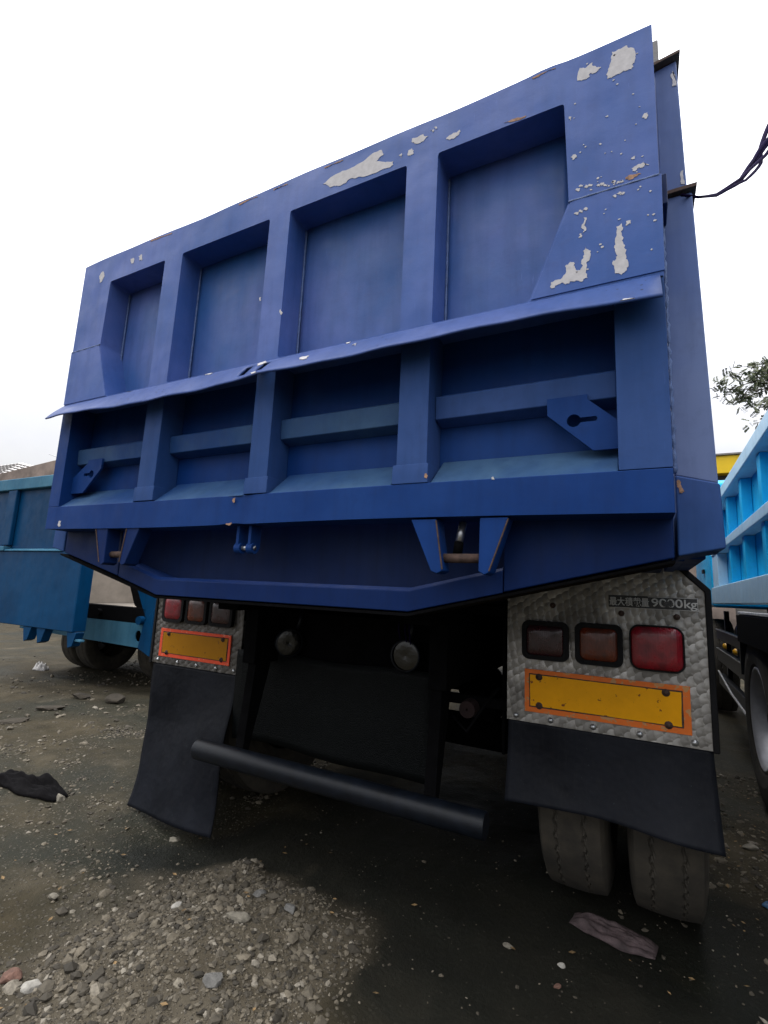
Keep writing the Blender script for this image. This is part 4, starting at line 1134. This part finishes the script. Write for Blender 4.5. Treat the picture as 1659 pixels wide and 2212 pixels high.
R_('guard_trim', MB().tube([(XR + 0.045, 4.75, 0.52), (XR + 0.045, 3.9, 0.43), (XR + 0.045, 3.2, 0.40)], 0.010, 8), 'steel', sg, bevel=0)
R_('guard_post', MB().box(XR + 0.092, XR + 0.13, 3.30, 3.36, 0.40, 1.1), 'black_steel', sg)
R_('guard_post', MB().box(XR + 0.092, XR + 0.13, 4.50, 4.56, 0.40, 1.1), 'black_steel', sg)
for y in (3.52, 4.12):
    R_('marker_lamp', MB().lathe([(0.0, 0.026), (-0.014, 0.024), (-0.024, 0.014), (-0.027, 0.0005)], (XR + 0.049, y, 0.80), 'x', 16), 'amber_small', bevel=0, smooth=True)
R_('gearbox_guard', MB().box(XR + 0.45, XR + 0.47, 3.02, 4.7, 0.45, 1.15), 'frame_black')
R_('battery_box', MB().box(XR + 0.16, XR + 0.44, 3.05, 3.45, 0.50, 0.92), 'frame_black', bevel=0.01)
R_('mudguard_sheet', MB().box(XR + 0.06, XR + 0.66, 3.0, 3.006, 0.42, 1.05), 'rubber', bevel=0)
cab(rt, XR + 1.2, 4.75, 'sky_blue', top=2.45, half=1.17, zb=1.13)
rt.rotation_euler.z = -0.013

# ------------------------------------------------------------------ blue truck on the left, its tailgate swung out
lt = thing('dump_truck', 'weathered cobalt blue dump truck with its tailgate swung out, at the left', 'truck', (-4.37, 3.0, 0))
XA, XB, YB = -5.55, -3.19, 2.20
def L_(name, mb, mat='left_blue', parent=lt, bevel=0.004, **kw): return part(name, mb, mat, parent, bevel=bevel, **kw)
lbed = L_('bed', MB().box(XA + 0.08, XB - 0.08, YB + 0.10, YB + 5.0, 0.745, 0.795), 'worn_bed')
hole = [(-3.405 + 0.045 * math.cos(a), 0.578 + 0.055 * math.sin(a)) for a in np.linspace(0, 2 * math.pi, 24, endpoint=False)]
finish(plate([(XA, 0.50), (-3.37, 0.465), (-3.33, 0.70), (XA, 0.70)], [hole], YB, YB + 0.012), 'rear_sill', 'left_blue_pale', lbed)
L_('sill_back', MB().box(XA + 0.02, -3.40, YB + 0.06, YB + 0.07, 0.50, 0.72), 'frame_black', lbed, bevel=0)
L_('sill_top', MB().box(XA, -3.335, YB, YB + 0.10, 0.701, 0.852), 'frame_black', lbed)
L_('corner_post', MB().prism([(-3.368, 0.464), (XB, 0.40), (XB, 0.86), (-3.325, 0.705)], 'y', YB - 0.02, YB + 0.30), 'left_blue', lbed, bevel=0.006)
L_('upper_post', MB().prism([(-3.305, 0.718), (XB, 0.862), (XB, 2.0), (-3.62, 2.0), (-3.58, 1.16)], 'y', YB, YB + 0.30), 'left_blue', lbed, bevel=0.006)
L_('post_edge', MB().prism([(-3.583, 1.16), (-3.310, 0.718), (-3.335, 0.708), (-3.500, 0.862), (-3.525, 0.872), (-3.545, 0.90), (-3.69, 1.16), (-3.73, 2.0), (-3.623, 2.0)], 'y', YB + 0.01, YB + 0.10), 'frame_black', lbed, bevel=0)
L_('corner_post', MB().box(XA - 0.02, XA + 0.14, YB - 0.02, YB + 0.3, 0.72, 2.0), 'left_blue', lbed)
L_('hinge_lug', MB().lathe([(0, 0.001), (0, 0.042), (0.05, 0.042), (0.05, 0.001)], (-3.35, YB - 0.06, 0.735), 'y', 16), 'left_blue', lbed, bevel=0)
L_('hinge_lug', MB().lathe([(0, 0.001), (0, 0.035), (0.05, 0.035), (0.05, 0.001)], (-4.05, YB - 0.04, 0.775), 'y', 16), 'frame_black', lbed, bevel=0)
rr = [(YB + 0.02, 0.80), (YB + 0.02, 2.0), (YB + 5.0, 2.0), (YB + 5.0, 0.80)]
for x0, x1 in ((XA, XA + 0.06), (XB - 0.06, XB)):
    L_('side_wall', MB().box(x0, x1, YB + 0.301, YB + 5.0, 0.62, 2.05), 'left_blue', lbed)
L_('wall_lining', MB().box(XA + 0.061, XA + 0.07, YB + 0.10, YB + 5.0, 0.796, 2.0), 'worn_bed', lbed, bevel=0)
L_('wall_lining', MB().box(XB - 0.07, XB - 0.061, YB + 0.301, YB + 5.0, 0.796, 2.0), 'worn_bed', lbed, bevel=0)
L_('front_wall', MB().box(XA + 0.07, XB - 0.07, YB + 4.9, YB + 4.96, 0.796, 2.2), 'worn_bed', lbed)
for k in range(6):
    for xs in ((XA - 0.05, XA - 0.001), (XB + 0.001, XB + 0.05)):
        L_('side_rib', MB().box(*xs, YB + 0.6 + 0.75 * k, YB + 0.69 + 0.75 * k, 0.65, 2.0), 'left_blue', lbed)
# swung-out gate
YG = 1.65
lg = L_('tailgate', MB().box(-6.0, -3.602, YG + 0.05, YG + 0.075, 0.66, 2.10), 'left_blue')
lg['label'] = 'cobalt blue tailgate with pale top rail, hanging clear of the bed'
L_('gate_top_rail', MB().box(-6.0, -3.60, YG, YG + 0.10, 2.045, 2.175), 'left_blue_pale', lg, bevel=0.012)
L_('gate_lower_plate', MB().box(-6.0, -3.60, YG, YG + 0.045, 0.625, 1.372), 'left_blue', lg, bevel=0.008)
L_('gate_ledge', MB().prism([(YG - 0.012, 1.374), (YG + 0.05, 1.374), (YG + 0.05, 1.405), (YG - 0.012, 1.385)], 'x', -4.98, -3.93), 'left_blue_pale', lg, bevel=0.003)
L_('gate_ledge', MB().prism([(YG - 0.02, 1.376), (YG + 0.05, 1.376), (YG + 0.05, 1.43), (YG - 0.02, 1.42)], 'x', -6.0, -4.985), 'left_blue_pale', lg, bevel=0.003)
L_('gate_side', MB().box(-3.604, -3.592, YG + 0.001, YG + 0.125, 0.63, 2.04), 'left_blue', lg)
for x in (-5.04, -5.72):
    L_('gate_rib', MB().box(x - 0.085, x + 0.085, YG + 0.005, YG + 0.049, 1.435, 2.043), 'left_blue', lg, bevel=0.01)
for x in (-4.36, -4.12, -3.62):
    L_('hinge_ear', MB().prism([(x - 0.07, 0.624), (x + 0.08, 0.624), (x + 0.03, 0.50), (x - 0.03, 0.48)], 'y', YG + 0.01, YG + 0.09), 'left_blue', lg)
for x in (-5.5, -3.66):
    L_('hinge_arm', MB().box(x - 0.03, x + 0.03, YG + 0.08, YB + 0.2, 2.02, 2.08), 'left_blue', lg)
L_('gate_latch', MB().box(-3.60, -3.48, YG + 0.02, YG + 0.06, 0.545, 0.565), 'left_blue_pale', lg)
L_('chassis', MB().box(-4.85, -4.77, YB + 0.2, 8.6, 0.60, 0.742).box(-3.97, -3.89, YB + 0.2, 8.6, 0.60, 0.742), 'frame_black')
for s, xo in ((1, -3.50), (-1, -5.24)):
    w0 = wheel_at(xo, 2.95, s, lt, 0.74)
    dup(w0, lt, (0, 1.3, 0))
L_('axle', MB().tube([(-5.0, 2.95, 0.37), (-3.7, 2.95, 0.37)], 0.07, 12), 'frame_black', bevel=0)
cab(lt, -4.37, 7.3, 'left_blue', top=2.6, half=1.15)

# ------------------------------------------------------------------ buildings
yb = thing('building', 'shed with a yellow painted fascia band behind the right truck', 'building', (6.0, 17.5, 0))
part('wall', MB().box(-0.5, 14.0, 14.3, 22.0, 0.0, 4.6), 'dark_wall', yb)
part('fascia', MB().box(-0.8, 14.3, 14.0, 14.3, 4.60, 5.085), 'yellow_band', yb, bevel=0.02)
part('roof', MB().prism([(13.95, 5.087), (13.95, 5.13), (18.0, 5.9), (22.2, 5.13), (22.2, 5.087)], 'x', -0.9, 14.4), 'concrete', yb)
for x in (0.6, 4.2, 7.8, 11.4):
    part('shutter', MB().box(x, x + 2.6, 14.25, 14.298, 0.0, 3.6), 'roof_brown', yb)
lb = thing('building', 'pale corrugated roofed warehouse far off at the left', 'building', (-40, 20, 0))
part('wall', MB().box(-60, -32.5, 14.2, 30, 0, 6.9), 'concrete', lb)
roof = MB()
xs_ = np.linspace(-62, -30.4, 150)
for i, x in enumerate(xs_):
    zt = 8.2 if x < -34 else 8.2 - (x + 34) * 0.205
    for (y, z) in ((14.0, zt - 1.15), (15.2, zt)):
        roof.v.append((x, y, z + (0.03 if i % 2 else -0.03)))
roof.f = [(2 * i, 2 * i + 1, 2 * i + 3, 2 * i + 2) for i in range(len(xs_) - 1)]
part('roof', roof, 'roof_pale', lb, solid=0.01)
for k in range(7):
    dz = 0.15 + 0.15 * k
    part('roof_seam', MB().tube([(-62, 13.98 + 1.2 * (1 - dz / 1.15), 8.2 - dz + 0.03), (-34, 13.98 + 1.2 * (1 - dz / 1.15), 8.2 - dz + 0.03), (-30.4, 13.98 + 1.2 * (1 - dz / 1.15), 7.46 - dz + 0.03)], 0.035, 6), 'concrete', lb)
sh = thing('shed', 'low rusty brown roofed shed behind the left truck', 'building', (-18, 12, 0))
part('wall', MB().box(-27.5, -9.0, 9.6, 15, 0, 4.6), 'dark_wall', sh)
part('roof', MB().prism([(-28, 4.45), (-28, 4.75), (-22.2, 5.18), (-18.5, 5.43), (-13.5, 5.6), (-8.5, 5.3), (-8.5, 4.45)], 'y', 9.0, 15.2), 'roof_brown', sh, bevel=0.02)
an = thing('antenna', 'thin television antenna on the brown shed roof', 'antenna', (-18.7, 9.3, 5.38))
part('mast', MB().tube([(-18.7, 9.3, 5.38), (-18.7, 9.3, 5.62)], 0.02, 6), 'steel', an)
part('boom', MB().tube([(-19.4, 9.3, 5.84), (-18.5, 9.3, 5.58)], 0.014, 6), 'steel', an)
part('strut', MB().tube([(-18.7, 9.3, 5.48), (-18.85, 9.3, 5.66)], 0.012, 6), 'steel', an)

# ------------------------------------------------------------------ tree
def leaf_mat():
    a = NT('small_green_leaves')
    r = a.geo('Random Per Island')
    c = a.ramp(r, [(0.0, (0.045, 0.055, 0.028)), (0.5, (0.085, 0.10, 0.045)), (1.0, (0.14, 0.155, 0.07))])
    a.out(c, 0.55)
    a.put(a.b.inputs['Transmission Weight'], 0.0)
    return a.m
MAT['leaf'] = leaf_mat()
tree = thing('tree', 'leafy tree branch reaching in above the right truck', 'tree', (4.9, 9.6, 0))
trunk = MB().tube([(4.9, 9.6, 0), (4.85, 9.55, 1.5), (4.95, 9.5, 3.0), (4.8, 9.4, 4.2), (4.6, 9.3, 5.2), (4.7, 9.3, 6.4), (4.7, 9.3, 7.8)], [0.17, 0.14, 0.12, 0.10, 0.08, 0.06, 0.03], 12)
tips = [(2.35, 9.0, 5.03), (2.55, 9.0, 5.22), (2.74, 9.05, 5.40), (2.56, 8.95, 4.72), (2.70, 9.0, 4.86), (2.95, 9.1, 5.38), (3.05, 9.0, 5.05), (2.90, 8.95, 4.30), (3.10, 9.0, 4.62), (3.25, 9.1, 5.45), (3.3, 9.0, 4.9), (3.2, 8.9, 4.35), (2.62, 9.05, 5.02), (3.5, 9.0, 5.6), (3.6, 9.1, 5.1), (3.55, 9.0, 4.6),
        (2.85, 9.0, 5.18), (2.78, 9.0, 4.58), (3.15, 9.0, 5.22), (3.05, 9.0, 4.45)]
trnd = random.Random(5)
for _ in range(46):
    tips.append((trnd.uniform(3.6, 6.6), trnd.uniform(8.3, 10.8), trnd.uniform(4.3, 7.4)))
joint = Vector((4.6, 9.3, 5.0))
branches = []
for t in tips:
    t = Vector(t)
    st = joint + Vector((trnd.uniform(-0.1, 0.1), 0, trnd.uniform(-0.6, 0.4)))
    mid = st.lerp(t, 0.5) + Vector((0, 0, trnd.uniform(0.02, 0.22)))
    branches.append((st, mid, t))
    trunk.tube([st, st.lerp(mid, 0.5) + Vector((0, 0, 0.05)), mid, mid.lerp(t, 0.6), t], [0.028, 0.022, 0.014, 0.008, 0.003], 6)
part('trunk', trunk, 'bark', tree, smooth=True)
lv, lf = [], []
def leaflet(p, d, n, L, W):
    s = d.cross(n).normalized() * W
    k = len(lv)
    lv.extend([tuple(p), tuple(p + d * L * 0.45 + s), tuple(p + d * L), tuple(p + d * L * 0.45 - s)])
    lf.append((k, k + 1, k + 2, k + 3))
for (st, mid, t) in branches:
    for k in range(34):
        f_ = trnd.uniform(0.45, 1.06)
        base = mid.lerp(t, max(0, (f_ - 0.5) * 2)) if f_ > 0.5 else st.lerp(mid, f_ * 2)
        base = base + Vector([trnd.gauss(0, 0.055) for _ in range(3)])
        d = Vector((trnd.uniform(-1, 1), trnd.uniform(-1, 1), trnd.uniform(-1.1, 0.5))).normalized()
        n = Vector([trnd.gauss(0, 1) for _ in range(3)]).normalized()
        side = d.cross(n).normalized()
        for q in range(5):
            for sg_ in (1, -1):
                leaflet(base + d * (0.025 * q), (side * sg_ + d * 0.6).normalized(), n, trnd.uniform(0.045, 0.075), trnd.uniform(0.011, 0.017))
me = bpy.data.meshes.new('crown'); me.from_pydata(lv, [], lf)
finish(me, 'crown', 'leaf', tree)

# ------------------------------------------------------------------ cable tied to the bed post
cb_ = MB()
def cable_pt(t, off): 
    pts = [(1.20, 0.082, 2.120), (1.238, 0.12, 2.144), (1.301, 0.30, 2.285), (1.398, 0.50, 2.47), (1.492, 0.70, 2.684), (1.543, 0.80, 2.822), (1.66, 1.05, 3.16), (1.80, 1.35, 3.55), (3.15, 5.1, 5.65), (4.70, 9.28, 7.60)]
    i = min(int(t * (len(pts) - 1)), len(pts) - 2); f_ = t * (len(pts) - 1) - i
    p = Vector(pts[i]).lerp(Vector(pts[i + 1]), f_)
    t = min(1, t * 9 / 7)
    spread = max(0, t - 0.2) * 0.05
    return p + Vector((math.sin(t * 9 + off * 2.1) * spread, 0, math.cos(t * 7 + off * 2.6) * spread * 0.7 - 0.03 * math.sin(math.pi * t)))
for k in range(4):
    cb_.tube([cable_pt(t, k) for t in np.linspace(0, 1, 55)], [0.0032 + 0.012 * max(0, min(1, t * 9 / 7) - 0.35) for t in np.linspace(0, 1, 55)], 8)
cable = part('cable_bundle', cb_, 'cable', None, smooth=True)
tag(cable, 'dark cable bundle rising from the bed post to the upper right', 'cable')

# ------------------------------------------------------------------ litter and loose rocks
def cloth(name, mat, cx, cy, lx, ly, h, rot, seed, label, cat, group=None):
    rnd = np.random.default_rng(seed)
    m = MB()
    def fn(u, v):
        r = 1 - 0.25 * vnoise(u * 3, v * 3, 2, seed)
        x, y = (u - 0.5) * lx, (v - 0.5) * ly * (0.55 + 0.45 * math.sin(math.pi * u)) * (0.8 + 0.4 * vnoise(u, 0, 5, seed + 3))
        e = min(u, 1 - u, v, 1 - v) * 4
        z = h * min(1, e) ** 0.6 * (0.25 + 0.75 * vnoise(u, v, 5, seed + 1)) + 0.4 * h * (vnoise(u, v * 2, 9, seed + 2) - 0.4) * min(1, e)
        X_, Y_ = cx + x * math.cos(rot) - y * math.sin(rot), cy + x * math.sin(rot) + y * math.cos(rot)
        return (X_, Y_, float(ground_z(X_, Y_)) + 0.004 + max(0, z))
    m.grid(fn, 44, 26)
    o = part(name, m, mat, None, smooth=True, solid=0.003)
    return tag(o, label, cat, group)
MAT['pink_cloth'] = simple('dusty_pink_cloth', (0.070, 0.049, 0.050), 0.8, 0.0, 0.6, 30, 0.4, 0.006)
MAT['black_cloth'] = simple('black_cloth', (0.006, 0.0055, 0.006), 0.9, 0.0, 0.4, 30, 0.4, 0.006, Specular_IOR_Level=0.08)
MAT['white_paper'] = simple('crumpled_white_paper', (0.62, 0.60, 0.58), 0.8, 0.0, 0.1, 30, 0.4, 0.006)
MAT['blue_scrap'] = simple('faded_blue_plastic', (0.03, 0.10, 0.20), 0.5, 0.0, 0.3, 30)
cloth('rag', 'pink_cloth', 0.955, 0.915, 0.27, 0.13, 0.034, -0.15, 3, 'dusty pink rag crumpled against the right rear tyre', 'rag')
cloth('rag', 'black_cloth', -1.87, 0.50, 0.50, 0.13, 0.085, 0.12, 21, 'twisted black rag lying in the gravel at the far left', 'rag')
cloth('paper_scrap', 'white_paper', -5.40, 2.43, 0.16, 0.12, 0.09, 0.4, 9, 'crumpled white paper on the dark ground below the left truck', 'litter')
cloth('plastic_scrap', 'blue_scrap', 1.50, 1.42, 0.09, 0.05, 0.015, 0.6, 12, 'small faded blue plastic scrap in gravel right of the tyres', 'litter')

def rock(x, y, r, squash, rot, seed, mat, label, cat='rock', group=None, name='rock', stretch=1.4):
    rnd = np.random.default_rng(seed)
    bm = bmesh.new(); bmesh.ops.create_icosphere(bm, subdivisions=3, radius=1)
    v = np.array([w.co[:] for w in bm.verts])
    for _ in range(11):
        d = rnd.normal(size=3); d /= np.linalg.norm(d); k = rnd.uniform(0.55, 0.82)
        v = v - np.outer(np.clip(v @ d - k, 0, None), d)
    v += rnd.normal(0, 0.012, v.shape)
    v = v * np.array([r * stretch, r, r * squash])
    ca, sa = math.cos(rot), math.sin(rot)
    v = v @ np.array([[ca, sa, 0], [-sa, ca, 0], [0, 0, 1]])
    v = v + np.array([x, y, float(ground_z(x, y)) + r * squash * 0.55])
    for w, c in zip(bm.verts, v): w.co = c
    me = bpy.data.meshes.new(name); bm.to_mesh(me); bm.free()
    return tag(finish(me, name, mat), label, cat, group)
MAT['stone_pale'] = simple('pale_limestone', (0.20, 0.18, 0.14), 0.85, 0.0, 0.4, 40, 0.5, 0.004)
MAT['stone_grey'] = simple('grey_stone', (0.13, 0.125, 0.115), 0.85, 0.0, 0.4, 40, 0.5, 0.004)
MAT['stone_white'] = simple('chalky_stone', (0.34, 0.32, 0.28), 0.9, 0.0, 0.3, 40, 0.5, 0.004)
MAT['stone_brown'] = simple('brown_stone', (0.040, 0.032, 0.021), 0.9, 0.0, 0.4, 40, 0.5, 0.004)
MAT['brick'] = simple('broken_red_brick', (0.150, 0.080, 0.058), 0.9, 0.0, 0.4, 60, 0.5, 0.004)
rock(-0.122, 0.227, 0.026, 0.62, 0.5, 1, 'stone_pale', 'flat tan rock with a shadowed side on the near rubble heap', stretch=1.7)
rock(-0.011, 0.361, 0.020, 0.6, -0.4, 2, 'stone_grey', 'oblong grey stone at the right edge of the rubble heap', stretch=1.6)
rock(-0.478, -0.199, 0.022, 0.7, 0.9, 3, 'stone_white', 'whitest angular stone near the bottom left corner', stretch=1.3)
rock(-0.566, -0.212, 0.026, 0.7, 0.2, 4, 'brick', 'pinkish broken brick lump at the bottom left corner', 'brick')
rock(-0.839, 0.06, 0.016, 0.75, 0.3, 5, 'stone_pale', 'pale stone lying alone on bare dirt at the left')
rock(-0.367, 0.196, 0.014, 0.9, 1.0, 6, 'stone_white', 'small whitish pointed stone at the heap edge')
rock(-0.174, 0.39, 0.022, 0.4, 1.2, 7, 'stone_grey', 'thin grey flake of stone on top of the heap', stretch=1.2)
rock(0.649, 0.683, 0.014, 0.6, 0.1, 8, 'stone_pale', 'pale pebble in the dark ground left of the pink rag')
rock(0.820, 0.67, 0.010, 0.8, 0.6, 9, 'stone_white', 'tiny white pebble just in front of the pink rag')
rock(0.822, 0.575, 0.010, 0.6, 1.1, 10, 'brick', 'small orange brick chip below the pink rag', 'brick')
rock(-3.278, 1.111, 0.07, 0.35, 0.9, 11, 'stone_brown', 'broken brown slab at the left edge of the yard', stretch=1.8)
rock(-3.425, 1.465, 0.07, 0.30, 0.7, 12, 'stone_brown', 'broken brown slab behind the one at the left edge', stretch=1.9)
rock(-3.649, 1.858, 0.07, 0.5, 0.2, 13, 'stone_brown', 'squat brown block left of the truck shadow')
rock(-3.252, 1.939, 0.075, 0.7, 0.1, 14, 'stone_brown', 'squat dark block in the shadow beside the left mudflap')
rock(-1.623, 0.523, 0.026, 0.75, 0.1, 15, 'stone_pale', 'pale round stone below the twisted black rag')
rock(-0.847, 0.592, 0.020, 0.65, 0.4, 16, 'stone_pale', 'pale stone beneath the corner of the left mudflap')
rock(1.517, 1.966, 0.036, 0.35, 0.3, 17, 'stone_pale', 'flat pale stone between the two trucks on the right')
rock(0.007, 0.001, 0.022, 0.8, 0.5, 18, 'stone_grey', 'largest grey stone in the rubble at the bottom centre')

# fallen leaves among the stones
lv2, lf2 = [], []
for _ in range(150):
    x, y = (trnd.uniform(1.3, 1.9), trnd.uniform(0.6, 2.8)) if trnd.random() < 0.6 else (trnd.uniform(-1.6, 1.2), trnd.uniform(-0.3, 0.9))
    z = float(ground_z(x, y)) + 0.010
    a = trnd.uniform(0, 6.28); L = trnd.uniform(0.012, 0.026)
    d = Vector((math.cos(a), math.sin(a), trnd.uniform(-0.2, 0.3))); s = Vector((-math.sin(a), math.cos(a), trnd.uniform(-0.3, 0.3))) * L * 0.28
    p = Vector((x, y, z)); k = len(lv2)
    lv2 += [tuple(p), tuple(p + d * L * 0.5 + s), tuple(p + d * L), tuple(p + d * L * 0.5 - s), tuple(p + d * L * 0.5 + Vector((0, 0, -0.002)))]
    lf2 += [(k, k + 1, k + 4), (k + 1, k + 2, k + 4), (k + 2, k + 3, k + 4), (k + 3, k, k + 4)]
me = bpy.data.meshes.new('fallen_leaves'); me.from_pydata(lv2, [], lf2)
MAT['dead_leaf'] = simple('dry_fallen_leaf', (0.22, 0.14, 0.06), 0.8, 0.0, 0.5, 15)
tag(finish(me, 'fallen_leaves', 'dead_leaf'), 'small dry leaves fallen among the stones', 'leaves', kind='stuff')
